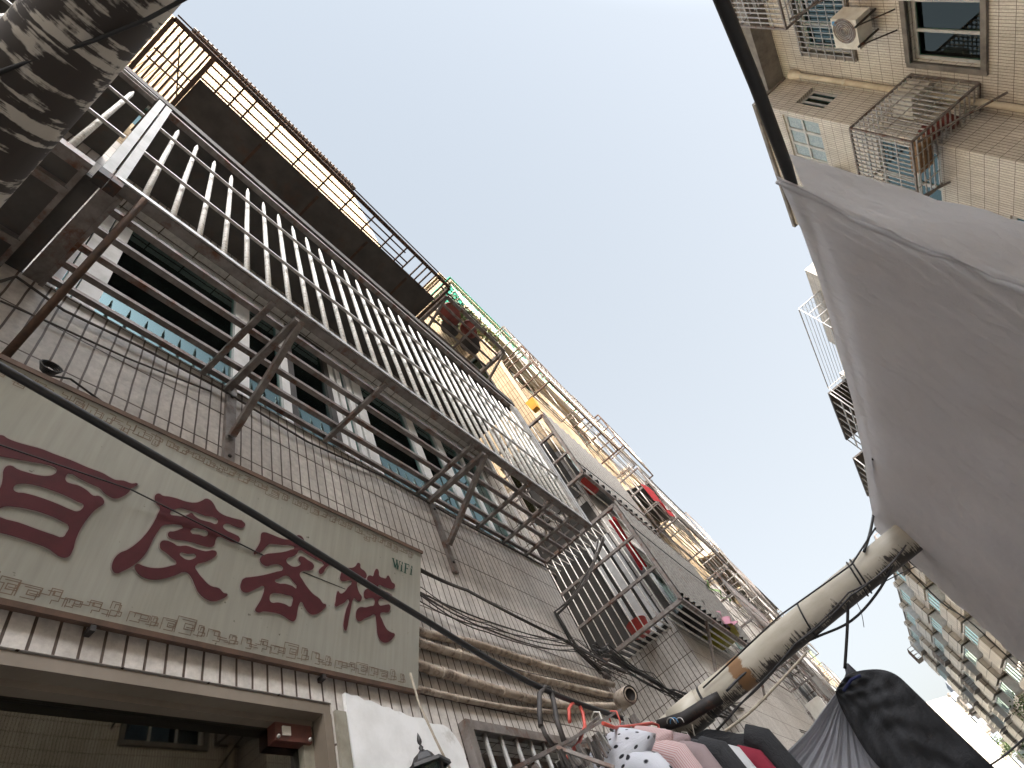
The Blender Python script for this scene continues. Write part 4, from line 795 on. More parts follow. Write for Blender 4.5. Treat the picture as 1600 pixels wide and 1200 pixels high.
def block(label, x1, y0, y1, zt, zl=6.6, ops=(), eops=(), x0=-9, up='tile_upper', roofmat='concrete_cream', wins=True):
    t = thing('apartment_building', label, 'building', ((x0 + x1) / 2, y0, 0)); 
    lo = MB(); wall(lo, x1 - .24, x1, y0, y1, 0, zl, ops); wall(lo, y0, y0 + .24, x0, x1 - .24, 0, zl, eops, 'y'); lo.build('wall', 'tile_lower', t)
    hi = MB(); wall(hi, x1 - .24, x1, y0, y1, zl, zt, ops); wall(hi, y0, y0 + .24, x0, x1 - .24, zl, zt, eops, 'y'); hi.box(x0, x1 - .24, y1 - .24, y1, 0, zt); hi.build('upper_wall', up, t)
    r = MB(); r.box(x0, x1 + .05, y0 - .05, y1 + .05, zt, zt + .12); r.build('roof', roofmat, t)
    i_ = MB(); [i_.box(x0, x1 - .25, y0 + .25, y1 - .25, z - .1, z) for z in [2.9 + 2.8 * k for k in range(int((zt - 3) / 2.8) + 1)]]; i_.box(x1 - 3, x1 - 2.9, y0 + .25, y1 - .25, 0, zt); i_.build('inner_floor', 'interior', t)
    for o in ops: window(t, x1, *o, n=2)
    for o in eops: window(t, y0, *o, n=2, plane='y', sgn=-1)
    return t
fl = [4.0 + 2.75 * k for k in range(5)]
B = block('tiled building past the cage end with a shaded end wall facing the viewer', -1.15, 6.2, 12.0, 13.6, 6.9, [(y, y + 1.6, z, z + 1.35) for z in fl[:4] for y in (6.7, 9.6)], [(-2.1, -1.42, z, z + 1.3) for z in (3.95, 6.1, 9.0)])
C = block('second tiled building along the left row beyond the pipe', -1.2, 14.2, 22.5, 11.4, 7.2, [(y, y + 1.6, z, z + 1.35) for z in fl[:3] for y in (15, 17.6, 20.2)], [(-2.2, -1.45, z, z + 1.3) for z in (3.9, 6.7, 9.4)])
D = block('third sunlit building in the left row', -1.55, 24.5, 34, 12.2, 7.5, [(y, y + 1.8, z, z + 1.4) for z in fl[:4] for y in (25.2, 28.2, 31.2)])
E_ = block('farthest building of the left row near the washing', -1.9, 36, 62, 12.4, 7.5, [(y, y + 1.8, z, z + 1.4) for z in fl[:4] for y in (37, 40, 43, 46, 50, 54, 58)])
cB2 = cage('corner cage with sliding windows behind it and red cloth inside, second floor', -2.1, -.87, 5.8, 8.6, 3.9, 5.28, side=True, panel='fluted', step=.092, bmat='white_bar')
cB3 = cage('narrow cage on the shaded end wall one floor above the corner cage', -1.9, -.96, 5.8, 8.4, 5.96, 7.28, side=True, panel='fluted', step=.14, bmat='white_bar')
for (x, wd) in ((-1.55, .05), (-1.45, .10), (-1.30, .09)):
    f = MB(); f.box(x, x + wd, 6.12, 6.16, 3.95, 5.25); f.build('shutter_frame', 'white_frame', B)
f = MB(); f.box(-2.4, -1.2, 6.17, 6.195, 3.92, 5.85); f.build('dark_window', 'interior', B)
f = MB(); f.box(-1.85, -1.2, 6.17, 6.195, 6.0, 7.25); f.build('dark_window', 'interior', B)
f = MB(); f.grid(lambda u, v: (-1.08 + .09 * u + .02 * v, 5.95 + .03 * sin(u * 9 + v * 4), 4.5 + .75 * v), 16, 10, us=.4, vs=.6); tag(f.build('towel', 'cloth_red'), 'bright red cloth hanging inside the corner cage', 'cloth')
f = MB(); f.lathe((-1.45, 5.95, 3.93), [(.0, 0), (.10, 0), (.12, .14), (.125, .14)], 14); tag(f.build('basin', 'plastic_red'), 'orange red basin on the floor of the corner cage', 'basin')
f = MB(); f.lathe((-1.0, 7.7, 3.93), [(.0, 0), (.2, 0), (.22, .2), (.23, .2)], 14); tag(f.build('basin', 'plastic_yellow'), 'yellow tub seen through the bottom of the corner cage', 'basin')
f = MB(); f.lathe((-1.02, 6.9, 3.93), [(.0, 0), (.16, 0), (.2, .25), (.2, .27), (.1, .3)], 10); tag(f.build('bucket', 'pot_dark'), 'black bucket on the corner cage floor beside the yellow tub', 'bucket')
f = MB(); f.lathe((-1.06, 6.3, 5.99), [(.0, 0), (.08, 0), (.10, .2), (.10, .22)], 12); tag(f.build('bucket', 'plastic_red'), 'orange bucket in the upper cage on the end wall', 'bucket')
f = MB(); f.bar((-1.15, 6.6, 3.4), (-.9, 6.6, 3.88), .03); f.bar((-1.15, 8.6, 3.4), (-.9, 8.6, 3.88), .03); f.build('bracket', 'metal_grey', cB2)
def cloth_on(u0, v0, u1, v1, x, label, mat, wd=.3):
    a = P(u0, v0, x=x); b_ = P(u1, v1, x=x); f = MB(); f.grid(lambda u, v: a.lerp(b_, u) + Vector((.03 * sin(u * 14 + v * 3), 0, -wd * (.4 + .6 * sin(pi * min(1, u + .2))) * v)), 24, 8, us=.6, vs=.3); return tag(f.build('towel', mat), label, 'towel')
cloth_on(1098, 905, 1140, 938, -.80, 'light green ribbed towel on the outer wire of the corner cage', 'cloth_green', .12)
cloth_on(1118, 955, 1150, 972, -.80, 'pink cloth bunched on the wire outside the corner cage', 'cloth_rose', .14)
wire([P(985, 820, x=-.8), P(1060, 880, x=-.8), P(1150, 950, x=-.8), P(1220, 1010, x=-.8)], .006, 'drying wire along the outside of the corner cage')
wire([P(900, 720, x=-.85), P(1000, 800, x=-.85), P(1130, 915, x=-.85), P(1230, 1005, x=-.85)], .006, 'upper drying wire outside the caged balconies')
# AC units
def ac(x, y, z, label, sgn=-1, w=.8, group=None):
    t = thing('air_conditioner', label, 'air conditioner', (x, y, z), group); f = MB()
    xo = x + sgn * .3
    f.box(x, xo, y, y + w, z, z + .55); f.build('body', 'plastic_white', t)
    f = MB(); c = Vector((xo + sgn * .004, y + w * .38, z + .28)); f.lathe(c, [(.0, 0), (.04, .004), (.04, .0), (.22, 0), (.225, .012), (.24, .012), (.245, 0)], 24, (sgn, 0, 0)); f.build('fan', 'metal_grey', t)
    f = MB()
    for r_ in (.07, .11, .15, .19): f.tube([c + Vector((sgn * .012, r_ * cos(a), r_ * sin(a))) for a in [i * pi / 10 for i in range(21)]], .004, 4)
    f.build('fan_guard', 'metal_light', t)
    f = MB(); [f.bar((x - sgn * .1, yy, z - .02), (xo + sgn * .05, yy, z - .02), .03) for yy in (y + .1, y + w - .1)]; [f.bar((x - sgn * .1, yy, z - .4), (xo, yy, z - .03), .02) for yy in (y + .1, y + w - .1)]; f.build('bracket', 'metal_dark', t)
    return t
# sunlit cages and awnings above
k = 0
bn = dict(B='building past the long cage', C='second building of the left row', D='third sunlit building of the left row', E='farthest building of the left row')
def sunlab(nm, zz, yy, k):
    flr = {5: 'second', 6: 'third', 7: 'third', 8: 'third', 9: 'fourth'}.get(int(zz + .01), 'third') if zz > 4.5 else 'second'
    near = 'near' if yy in (6.7, 15, 25.2, 37) else ('far' if yy in (9.6, 20.2, 31.2, 54) else ('middle' if yy != 40 else 'next to near'))
    return f'bar cage on the {flr} floor {near} window, {bn[nm]}'
for (x1, yy, zz, nm) in ((-1.15, 6.7, fl[2] - .1, 'B'), (-1.15, 9.6, fl[1], 'B'), (-1.15, 9.6, fl[2] - .1, 'B'), (-1.2, 15, fl[0], 'C'), (-1.2, 15, fl[1], 'C'), (-1.2, 17.6, fl[1], 'C'), (-1.2, 20.2, fl[1], 'C'), (-1.2, 17.6, fl[2], 'C'), (-1.55, 25.2, fl[1], 'D'), (-1.55, 25.2, fl[2], 'D'), (-1.55, 28.2, fl[2], 'D'), (-1.55, 31.2, fl[1], 'D'), (-1.9, 37, fl[1], 'E'), (-1.9, 40, fl[2], 'E'), (-1.9, 46, fl[1], 'E'), (-1.9, 54, fl[2], 'E')):
    k += 1; cage(sunlab(nm, zz, yy, k), x1, x1 + .45, yy - .1, yy + 1.7, zz - .05, zz + 1.4, 'metal_grey', 'metal_light', .16, group='cages on the sunlit upper floors')
shade = (('third floor cage just beyond the narrow end wall cage', -1.15, 8.9, 11.8, 6.3, 7.6), ('second floor cage between the corner cage and the big pipe', -1.15, 9.2, 11.9, 4.0, 5.3),
 ('third floor cage with rusty rails past the gap', -1.2, 14.6, 17.4, 6.5, 7.9), ('wide third floor cage in the middle of the second block', -1.2, 17.8, 20.6, 6.4, 7.8), ('deep cage at the far end of the second block', -1.2, 20.8, 22.4, 6.6, 7.9),
 ('second floor cage above the matted wires', -1.2, 18, 21, 3.9, 5.2), ('shaded second floor cage at the start of the third block', -1.55, 24.7, 27.5, 3.9, 5.3), ('shaded third floor cage of the third block, near end', -1.55, 24.8, 27.4, 6.6, 8.0),
 ('shaded third floor cage of the third block, far end', -1.55, 30, 33.5, 6.6, 8.0), ('top floor cage on the third block against the sky', -1.55, 27.5, 30, 10.2, 11.7), ('top floor cage on the second block against the sky', -1.2, 15.6, 18.2, 9.6, 11.0),
 ('top floor cage of the block past the long cage, beneath the green glazing', -1.15, 6.6, 9.4, 8.6, 9.9), ('second row cage beside the red blanket', -1.15, 10.2, 11.9, 9.2, 10.4))
for i, (lab, x1, y0, y1, z0, z1) in enumerate(shade):
    cage(lab, x1, x1 + random.choice((.35, .5, .6)), y0, y1, z0, z1, random.choice(('metal_grey', 'metal_rust', 'metal_light')), random.choice(('metal_light', 'white_bar', 'metal_grey')), random.choice((.12, .15)), group='cages along the left row', floor=random.choice((None, 'sheet_dark', 'concrete')) if z1 < 6.2 else None, rail=random.choice((.35, .45, .6)))
for lab, x1, y, z, wd in (('sloping grey awning over the second block third floor', -1.2, 14.6, 8.1, 3), ('sloping brown awning beyond it on the second block', -1.2, 18.2, 8.2, 3), ('pale awning on the third block', -1.55, 25, 8.4, 3), ('pale awning on the far end of the third block', -1.55, 29.5, 9.9, 3), ('narrow awning under the red blanket', -1.15, 10, 8.1, 1.9)):
    f = MB(); f.hexa([(x1, y, z), (x1 + .6, y, z - .22), (x1 + .6, y + wd, z - .22), (x1, y + wd, z), (x1, y, z + .025), (x1 + .6, y, z - .195), (x1 + .6, y + wd, z - .195), (x1, y + wd, z + .025)])
    tag(f.build('awning', random.choice(('fluted', 'sheet_dark', 'concrete_cream'))), lab, 'awning')
for lab, y, z, x1, mt in (('white shirt drying on the third floor of the second block', 16.2, 8.9, -.85, 'cloth_white'), ('blue trousers drying over the second block', 19.5, 8.6, -.8, 'cloth_navy'), ('pink sheet drying on the third block', 27, 9.2, -1.1, 'cloth_rose'), ('white towel drying by the first gap', 12.2, 9.3, -.85, 'cloth_white'), ('green cloth drying on the third block', 31, 9.0, -1.1, 'cloth_green')):
    f = MB(); f.grid(lambda u, v: (x1 + .03 * sin(u * 9), y + .7 * u, z - .75 * v + .03 * sin(u * 5)), 12, 6, us=.7, vs=.7); tag(f.build('laundry', mt), lab, 'laundry')
for lab, x, y, z in (('air conditioner above the big pipe on the first gap wall', -1.2, 22.6, 5.2), ('sunlit air conditioner high on the second block', -1.2, 16.9, 9.0), ('air conditioner between cages of the third block', -1.55, 27.8, 6.2), ('highest air conditioner on the third block', -1.55, 33, 9.6), ('air conditioner on the shaded wall under the third floor cage', -1.2, 17.0, 5.6)): ac(x, y, z, lab, 1)
# green glazed enclosure at the top of B
gn = thing('glazed_balcony', 'green glazed rooftop balcony with a white frame grid on the top floor', 'balcony', (-1.0, 8.6, 11.4))
f = MB(); gx = -.93; ya, yb, za, zb = 5.55, 10.3, 10.75, 11.75
f.box(-1.5, gx, ya, yb, za - .08, za); f.box(-1.5, gx + .06, ya - .05, yb + .05, zb, zb + .1); f.build('slab', 'concrete_cream', gn)
f = MB()
for i in range(21): y = ya + (yb - ya) * i / 20; f.box(gx - .004, gx + .005, y - .012, y + .012, za, zb)
for z in (za + .02, za + .33, za + .66, zb - .02): f.box(gx - .004, gx + .0055, ya, yb, z - .012, z + .012)
for x in (-1.45, -1.27, -1.1): f.bar((x, ya, za), (x, ya, zb), .03)
for z in (za + .33, za + .66): f.bar((-1.5, ya, z), (gx, ya, z), .03)
f.build('frame', 'plastic_white', gn)
f = MB(); f.box(gx - .012, gx - .001, ya, yb, za, zb); f.box(-1.5, gx - .02, ya + .004, ya + .012, za, zb); f.build('glazing', 'net_green', gn)
f = MB(); f.box(-1.5, gx + .09, ya - .08, yb + .08, zb + .1, zb + .13); f.build('edge_strip', 'net_green', gn)
# hanging greenery of the flower rack seen against the light
for (y, lab) in ((3.4, 'trailing green plant over the near end of the flower rack'), (3.9, 'yellow green trailing plant over the far end of the flower rack')):
    f = MB()
    for i in range(160):
        c = Vector((-.62 + random.uniform(-.1, .04), y + random.uniform(-.28, .28), 7.1 + random.uniform(-.05, .22))); d = Vector((random.uniform(-1, 1), random.uniform(-1, 1), random.uniform(-.5, 1))).normalized() * .05; s_ = d.orthogonal().normalized() * .012
        f.face([c - s_, c + d - s_ * .3, c + d * 1.2, c + s_])
    tag(f.build('trailing_plant', 'leaf' if y < 3.6 else 'leaf_yellow'), lab, 'plant')
f = MB(); q = P(838, 640, x=-.95); f.lathe(q, [(0, 0), (.07, 0), (.10, .18), (.105, .19)], 4, smooth=False); tag(f.build('basket', 'plastic_orange'), 'bright orange basket hung on the sunlit cage behind the long cage', 'basket')
# rooftop washing frames and the red cloth
def frame_poles(y, z, x, lab):
    t = thing('drying_frame', lab, 'drying frame', (x, y, z), 'drying frames jutting from upper floors'); f = MB()
    for yy in (y, y + 1.1): f.tube([(x - .6, yy, z), (x + .25, yy, z + .12)], .012, 6); f.tube([(x - .55, yy, z - .5), (x + .1, yy, z + .1)], .01, 6)
    f.tube([(x + .25, y - .15, z + .12), (x + .25, y + 1.3, z + .12)], .01, 6); f.build('frame', 'metal_grey', t)
for i, (y, z, x) in enumerate(((11.6, 9.6, -.95), (15.2, 9.3, -1.0), (17.5, 8.9, -1.0), (19.8, 9.0, -1.0), (21.5, 8.7, -1.0), (26, 9.6, -1.3), (30, 9.3, -1.3))):
    frame_poles(y, z, x, f'thin drying frame jutting from the left row, {("nearest", "second nearest", "third nearest", "fourth nearest", "fifth nearest", "second farthest", "farthest")[i]} of seven')
a = P(1000, 755, x=-.62); b_ = P(1048, 797, x=-.62)
f = MB(); f.grid(lambda u, v: a.lerp(b_, u) + Vector((.05 * sin(u * 6), 0, -.42 * v * (1 - .6 * u))), 20, 8, us=1, vs=1); tag(f.build('blanket', 'cloth_red'), 'red blanket draped on a frame high up against the sky', 'blanket')
ac(-1.15, 12.5, 3.3, 'dirty air conditioner low on the left wall beyond the pipe', 1)
cage('small barred window cage beyond the pipe, half hidden by the grey cloth', -2.0, -.85, 13.8, 17.4, 3.95, 5.4, side=True, bmat='white_bar', step=.16, panel='fluted')
# ================================================================ RIGHT BUILDING
RX = 8.0; BX = 7.15
R = thing('apartment_building', 'cream tiled block on the right with bay windows and cages', 'building', (8, 10, 0))
rops = []
for z in (2.6, 5.4, 8.15, 10.65): rops += [(5.8, 7.40, z, z + 1.25)]
for z in (2.6, 5.4, 8.15, 10.65): rops += [(-3.0, -1.6, z, z + 1.3), (1.0, 2.4, z, z + 1.3), (-8, -6.6, z, z + 1.3)]
w = MB(); wall(w, RX, RX + .24, -15, 8.2, 0, 13, rops); w.build('wall', 'tile_right', R)
bops = [(8.32, 9.55, 10.9, 11.95), (8.4, 10.2, 8.2, 9.5), (9.4, 11.4, 5.4, 7.0), (9.4, 11.4, 2.6, 4.2)]
w = MB(); wall(w, BX, BX + .24, 8.2, 12.2, 0, 12.7, bops); wall(w, 8.2, 8.44, BX + .24, RX + .24, 0, 12.7, [(7.42, 7.9, 11.0, 11.8)], 'y'); w.box(BX + .24, RX + .2, 11.96, 12.2, 0, 12.7); w.build('bay', 'tile_right', R)
w = MB(); wall(w, RX, RX + .24, 12.2, 14.4, 0, 13, []); 
for yb0 in (14.4, 20.6, 26.8):
    w.box(BX, RX + .24, yb0, yb0 + 4.0, 0, 13.0); w.box(BX + .12, RX + .24, yb0 + 4.0, yb0 + 6.2, 0, 12.9)
w.build('far_wall', 'tile_right', R)
w = MB(); w.box(RX - .45, 16, -15, 8.2, 12.75, 13.0); w.box(BX - .06, 16, 8.15, 12.3, 12.7, 12.8); w.box(RX - .1, 16, 12.3, 33, 12.9, 13.05); w.build('roof', 'concrete', R)
w = MB(); w.box(RX - .47, RX - .3, -15, 8.2, 13.0, 13.25); w.build('parapet', 'tile_right', R)
w = MB(); w.box(12, 12.1, -15, 33, 0, 12.0); [w.box(RX + .25, 12, -15, 33, z - .15, z) for z in (2.3, 5.1, 7.8, 10.4)]; w.build('inner_floor', 'interior', R)
for o in rops: window(R, RX, *o, n=3, sgn=-1, gl='glass_green' if o[2] == 8.15 else 'glass')
for o in rops[:4]: f = MB(); f.box(RX - .035, RX + .02, o[0] - .09, o[0], o[2] - .09, o[3] + .09); f.box(RX - .035, RX + .02, o[1], o[1] + .09, o[2] - .09, o[3] + .09); f.box(RX - .05, RX + .02, o[0], o[1], o[2] - .09, o[2]); f.box(RX - .05, RX + .02, o[0], o[1], o[3], o[3] + .09); f.build('window_surround', 'concrete', R)
for i, o in enumerate(bops): window(R, BX, *o, n=3 if i == 0 else 2, sgn=-1, gl='glass_frosted' if i == 0 else 'glass', fw=.07, trans=.5, dep=.04)
window(R, 8.2, 7.42, 7.9, 11.0, 11.8, n=3, plane='y', sgn=-1)
f = MB(); [f.tube([(RX - .07, 7.98, z), (RX - .07, 7.98, z + 1.4)], .055, 14) for z in (12.3 - 1.4 * k for k in range(1, 9))]; f.lathe((RX - .07, 7.98, 12.1), [(.05, 0), (.09, .1), (.10, .3), (.08, .3)], 12); [f.lathe((RX - .07, 7.98, 12.3 - 1.4 * k), [(.055, -.05), (.064, -.05), (.064, .05), (.055, .05)], 14) for k in range(1, 9)]
tag(f.build('down_pipe', 'pvc_cream'), 'cream downpipe with collars in the corner of the right block', 'pipe')
# bars over the top-left window
t = thing('window_grille', 'flush white bar grille over the upper recessed window of the right block', 'grille', (RX - .06, 6.9, 10.6))
f = MB(); [f.bar((RX - .06, 5.82 + k * .12, 10.6), (RX - .06, 5.82 + k * .12, 11.95), .016) for k in range(14)]; [f.bar((RX - .06, 5.8, 10.6 + k * .225), (RX - .06, 7.5, 10.6 + k * .225), .016) for k in range(7)]; f.build('bars', 'metal_light', t)
a_ = ac(RX - .12, 6.30, 10.0, 'air conditioner outdoor unit with a blue sticker between two windows of the right block', -1, .58)
f = MB(); f.box(RX - .428, RX - .424, 6.34, 6.42, 10.45, 10.52); f.build('sticker', 'label_blue', a_)
ac(RX - .1, 5.45, 8.75, 'pale air conditioner at the very top edge above the large green window', -1, .5)
def rcage(label, x0, x1, y0, y1, z0, z1, n1=12, n2=8, stand=True):
    t = thing('window_cage', label, 'window cage', (x0, (y0 + y1) / 2, z0)); f = MB(); w_ = .035
    for y in (y0, y1):
        for z in (z0, z1): f.bar((x0, y, z), (x1, y, z), w_)
        for x in (x0, x1): f.bar((x, y, z0), (x, y, z1), w_)
    for x in (x0, x1):
        for z in (z0, z1): f.bar((x, y0, z), (x, y1, z), w_)
    if stand: [f.bar((x1, y, z0 - .45), (x0 + .1, y, z0), .03) for y in (y0 + .1, y1 - .1)]
    f.build('frame', 'metal_grey', t); f = MB(); nx = int((x1 - x0) / .095)
    for k in range(1, nx): x = x0 + (x1 - x0) * k / nx; f.bar((x, y0, z0), (x, y0, z1), .019); f.bar((x, y0, z0), (x, y1, z0), .019); f.bar((x, y0, z1), (x, y1, z1), .016)
    for k in range(1, 4): z = z0 + (z1 - z0) * k / 4; f.bar((x0, y0, z), (x1, y0, z), .016); f.bar((x0, y0, z), (x0, y1, z), .016)
    ny = int((y1 - y0) / .1)
    for k in range(1, ny): y = y0 + (y1 - y0) * k / ny; f.bar((x0, y, z0), (x0, y, z1), .019)
    for k in range(1, 4): y = y0 + (y1 - y0) * k / 4; f.bar((x0, y, z0), (x1, y, z0), .014)
    f.build('grille', 'metal_light', t); return t
rc = rcage('boxy bar cage wrapped round the bay corner of the right block', 6.62, 7.98, 7.66, 9.1, 8.2, 9.45)
rcage('bar cage at the top edge beside the black line, high on the right block', 7.05, 7.98, 4.6, 6.1, 11.0, 12.3)
rcage('small bar rack under the frosted window of the right bay', 6.85, 7.12, 9.5, 10.4, 10.3, 10.75, stand=False)
for (dx, dy, lab, mt) in ((.5, .3, 'brown flowerpot on the floor of the boxy corner cage', 'pot_red'), (.9, .4, 'second brown flowerpot at the wall side of the boxy corner cage', 'pot_red')):
    f = MB(); f.lathe((6.62 + dx, 7.66 + dy, 8.22), [(0, 0), (.1, 0), (.14, .22), (.15, .24)], 12); tag(f.build('flowerpot', mt), lab, 'flowerpot')
f = MB(); f.box(6.75, 7.05, 7.9, 8.5, 8.22, 8.4); tag(f.build('crate', 'plaster_brown'), 'dull brown crate lying in the boxy corner cage', 'crate')
f = MB(); f.box(7.5, 7.95, 7.7, 8.15, 9.0, 9.4); tag(f.build('box', 'plastic_white'), 'white box stored inside the boxy corner cage', 'box')
# structures seen along the sheet's edge
cage('long white cage jutting from the upper floor left of the sheet', 6.3, 7.15, 15.2, 20.2, 11.3, 12.6, 'metal_light', 'metal_light', .14, group='cages beside the sheet edge', rail=.3)
for (y0, y1, lab) in ((20.6, 24.6, 'dark awning panel jutting against the sky, upper of the two beside the sheet'), (26.5, 31, 'dark awning panel jutting against the sky, lower of the two beside the sheet')):
    t = thing('awning', lab, 'awning', (6.6, y0, 12.5)); f = MB(); f.box(6.25, 7.15, y0, y1, 12.6, 12.68); f.build('panel', 'metal_dark', t); f = MB(); [f.bar((6.3, y0 + (y1 - y0) * k / 6, 11.3), (6.3, y0 + (y1 - y0) * k / 6, 12.6), .04) for k in range(7)]; [f.bar((6.3, y0, z), (6.3, y1, z), .04) for z in (11.3, 11.7, 12.1)]; f.build('grille', 'metal_light', t)
    f = MB(); f.box(6.35, 7.15, y0, y1, 11.2, 11.3); f.build('floor', 'concrete', t)
# ================================================================ FAR RIGHT BLOCK (slightly turned)
F0 = Vector((8.1, 43, 0)); ang_ = math.radians(2.2); fd = Vector((-sin(ang_), cos(ang_), 0)); fo = Vector((-cos(ang_), -sin(ang_), 0))   # along, outward
def FB(mb, a0, a1, o0, o1, z0, z1):
    pt = lambda a, o, z: F0 + fd * a + fo * o + Vector((0, 0, z))
    c = [pt(a0, o0, z0), pt(a0, o1, z0), pt(a1, o1, z0), pt(a1, o0, z0), pt(a0, o0, z1), pt(a0, o1, z1), pt(a1, o1, z1), pt(a1, o0, z1)]
    k = len(mb.uv); mb.hexa(c)
Ff = thing('apartment_building', 'distant tiled block at lower right with rows of projecting bays', 'building', F0)
body = MB(); bays = MB(); recess = MB(); FL = [2.6 + 2.75 * k for k in range(5)]
FB(body, 0, 42, -8, -.9, 0, 16.6); body.build('wall', 'tile_far', Ff)
for ci in range(6):
    a = ci * 7.0
    b_ = MB()
    for z in [.0] + FL: FB(b_, a + .2, a + 3.4, -.9, .38, max(0, z - 1.45) + .1, z + .15) if z else None
    FB(b_, a + 3.5, a + 4.6, -.9, -.2, 0, 16.2)
    for z in FL: FB(b_, a + 4.6, a + 6.9, -.9, .05, z - 1.3, z + .0)
    b_.build('bay', 'tile_far', Ff)
    for z in FL:
        wf = MB(); wg = MB()
        FB(wg, a + .3, a + 3.3, -.9, .25, z + .15, z + 1.3); FB(wg, a + 4.6, a + 6.9, -.9, -.5, z, z + 1.45)
        for q in range(4): FB(wf, a + .28 + q * .98, a + .38 + q * .98, -.85, .30, z + .15, z + 1.3)
        FB(wf, a + .28, a + 3.34, -.8, .31, z + .15, z + .25); FB(wf, a + .28, a + 3.34, -.8, .31, z + 1.2, z + 1.3)
        for q in range(3): FB(wf, a + 4.62 + q * 1.08, a + 4.72 + q * 1.08, -.55, -.42, z, z + 1.45)
        FB(wf, a + 4.62, a + 6.9, -.55, -.41, z + .7, z + .78)
        wo = wf.build('window', 'white_frame', Ff); wg.build('pane', 'glass', wo)
    if True:
        dk = MB()
        for z in FL: FB(dk, a + .35, a + 3.25, -.9, .2, z + .2, z + 1.28)
        dk.build('room', 'interior', Ff)
r_ = MB(); FB(r_, -.05, 42.1, -8, -.8, 16.6, 16.75); r_.build('roof', 'concrete', Ff)
fw_ = ('first', 'second', 'third', 'fourth', 'top'); bw_ = ('nearest', 'second', 'third', 'fourth', 'fifth', 'farthest'); rnd = random.Random(5); cells = [(c_, z, q) for c_ in range(6) for z in FL for q in (.3, 4.7)]; rnd.shuffle(cells); cells2 = [(c_, z) for c_ in range(6) for z in FL]; rnd.shuffle(cells2)
for i in range(16):
    ci, z, _w = cells[i]; a = ci * 7.0 + _w; o = .55 if a % 7 < 1 else .05
    t = thing('window_cage', f'cage on {fw_[FL.index(z)]} floor, {"wide" if a % 7 < 1 else "slim"} window, {bw_[ci]} bay of the distant block', 'window cage', F0 + fd * a + fo * o + Vector((0, 0, z)), 'cages on the distant block'); m = MB()
    L_ = 2.2; pt = lambda aa, oo, zz: F0 + fd * aa + fo * oo + Vector((0, 0, zz))
    for q in range(12): m.bar(pt(a + L_ * q / 11, o + .6, z - .05), pt(a + L_ * q / 11, o + .6, z + 1.2), .045)
    for zz in (-.05, .4, .8, 1.2): m.bar(pt(a, o + .6, z + zz), pt(a + L_, o + .6, z + zz), .045); m.bar(pt(a, o, z + zz), pt(a, o + .6, z + zz), .04); m.bar(pt(a + L_, o, z + zz), pt(a + L_, o + .6, z + zz), .04)
    m.build('bars', rnd.choice(['metal_rust', 'metal_light', 'metal_grey']), t)
    m = MB(); FB(m, a, a + L_, o, o + .58, z - .1, z - .07); m.build('floor', rnd.choice(['sheet_dark', 'concrete']), t)
for i in range(10):
    ci, z = cells2[i]; a = ci * 7.0 + 3.6
    t = thing('air_conditioner', f'air conditioner under {fw_[FL.index(z)]} floor beside the {bw_[ci]} bay of the distant block', 'air conditioner', F0 + fd * a + Vector((0, 0, z)), 'air conditioners on the distant block'); m = MB(); FB(m, a, a + .85, -.2, .25, z - .9, z - .3); m.build('body', 'plastic_white', t)
    m = MB(); q = F0 + fd * (a + .3) + fo * .26 + Vector((0, 0, z - .6)); m.lathe(q, [(0, 0), (.22, 0), (.23, .01)], 12, fo); m.build('fan', 'metal_dark', t)
# gap filler behind R's end: side wall of the far block & lower shed
t = thing('shed', 'low dark shed with pale posts under the hem of the sheet', 'shed', (8, 41, 0)); f = MB(); f.box(6.5, 12, 39.5, 42.4, 0, 5.2); f.build('body', 'sheet_dark', t); f = MB(); [f.box(6.44, 6.5, 39.6 + k * .9, 39.75 + k * .9, 0, 5.3) for k in range(4)]; f.build('post', 'plastic_white', t)
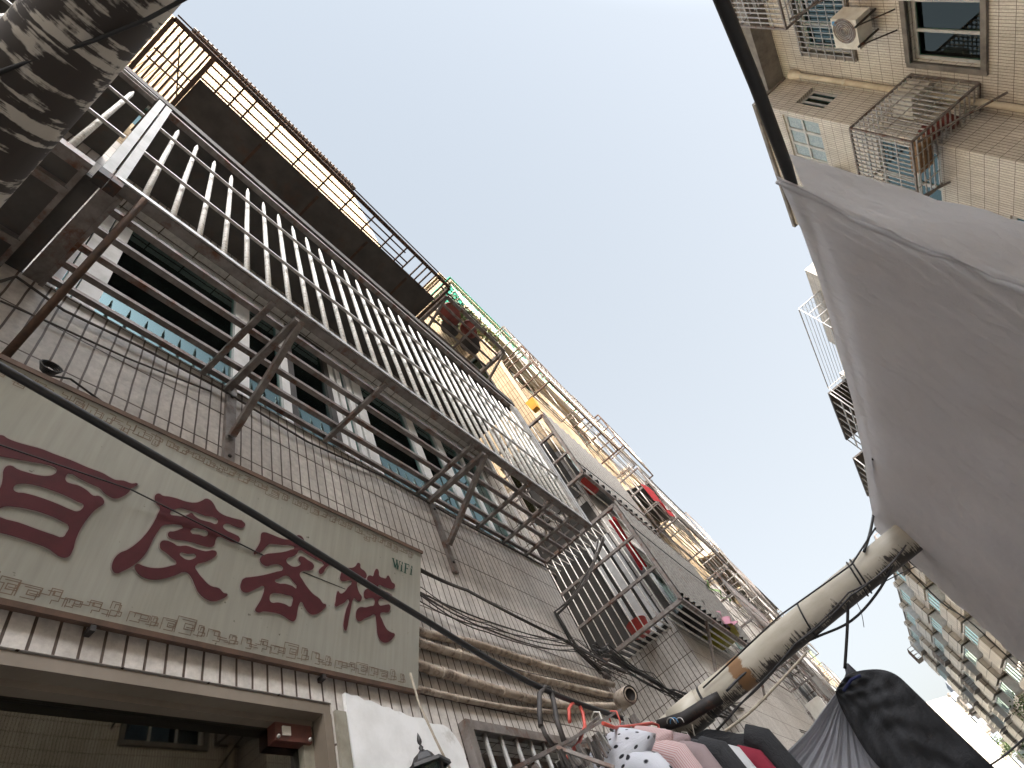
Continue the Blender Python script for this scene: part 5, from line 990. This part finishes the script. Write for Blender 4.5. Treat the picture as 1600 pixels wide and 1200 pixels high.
# pale yellow building at the end of the alley
Yb = thing('apartment_building', 'sunlit pale yellow building with a blank gable at the end of the alley', 'building', (0, 110, 0))
f = MB(); f.box(-16, 7.3, 110, 140, 0, 13.2); f.hexa([(-16, 110, 13.2), (7.3, 110, 13.2), (7.3, 140, 13.2), (-16, 140, 13.2), (-4.5, 110, 16.2), (-4.4, 110, 16.2), (-4.4, 140, 16.2), (-4.5, 140, 16.2)]); f.build('wall', 'plaster_yellow', Yb)
f = MB(); f.box(7.3, 7.6, 109.8, 140, 13.1, 13.4); [f.box(7.3, 8.3, 112 + 5 * j, 114 + 5 * j, 2 + 3 * k, 3.3 + 3 * k) for k in range(4) for j in range(5)]; f.build('balcony', 'concrete', Yb)
for j in range(5):
    for k in range(4): f = MB(); f.box(7.3, 7.34, 114.3 + 5 * j, 116 + 5 * j, 2 + 3 * k, 3.6 + 3 * k); f.build('window', 'interior', Yb)
Bb = thing('tower_block', 'hazy blue grey tower block far beyond the alley', 'building', (12, 150, 0))
f = MB(); f.box(10.2, 20, 150, 165, 0, 17.5); f.box(11.5, 14, 151, 160, 17.5, 19.5); f.build('wall', 'blue_wall', Bb)
for k in range(6): f = MB(); [f.box(10.12, 10.2, 150.8 + 2.4 * j, 152.2 + 2.4 * j, 1.5 + 2.7 * k, 3 + 2.7 * k) for j in range(5)]; [f.box(10.8 + 2.4 * j, 12.2 + 2.4 * j, 149.92, 150, 1.5 + 2.7 * k, 3 + 2.7 * k) for j in range(4)]; f.build('window_row', 'interior', Bb)
def tree(x, y, h, r, label, seed):
    rn = random.Random(seed); t = thing('tree', label, 'tree', (x, y, 0), 'trees at the end of the alley'); f = MB(); f.tube([(x, y, 0), (x + .1, y, h * .5), (x + .2, y + .1, h * .8)], [.16, .12, .05], 8)
    for k in range(7): a = rn.uniform(0, 6.3); f.tube([(x + .1, y, h * rn.uniform(.35, .6)), (x + cos(a) * r * .6, y + sin(a) * r * .6, h * rn.uniform(.65, .9))], [.06, .02], 5)
    f.build('trunk', 'bark', t); f = MB(); cl = [(Vector((x + rn.gauss(0, r * .45), y + rn.gauss(0, r * .45), h * .75 + rn.gauss(0, r * .35))), rn.uniform(.4, .9) * r * .5) for _ in range(16)]
    for i in range(2600):
        c, q = rn.choice(cl); p = c + Vector((rn.gauss(0, 1), rn.gauss(0, 1), rn.gauss(0, .8))) * q * .55; d = Vector((rn.uniform(-1, 1), rn.uniform(-1, 1), rn.uniform(-1, 1))).normalized() * .16; s_ = d.orthogonal().normalized() * .06
        f.face([p - s_, p + d * .6 - s_, p + d, p + d * .5 + s_])
    f.build('crown', 'leaf', t)
tree(7.5, 90, 6.5, 1.8, 'leafy street tree in front of the far tower', 1); tree(6.9, 52, 4.6, 1.3, 'dark green tree at the foot of the distant tiled block', 2); tree(5.6, 60, 3.6, 1.2, 'small tree at the lower right corner of the street', 3)
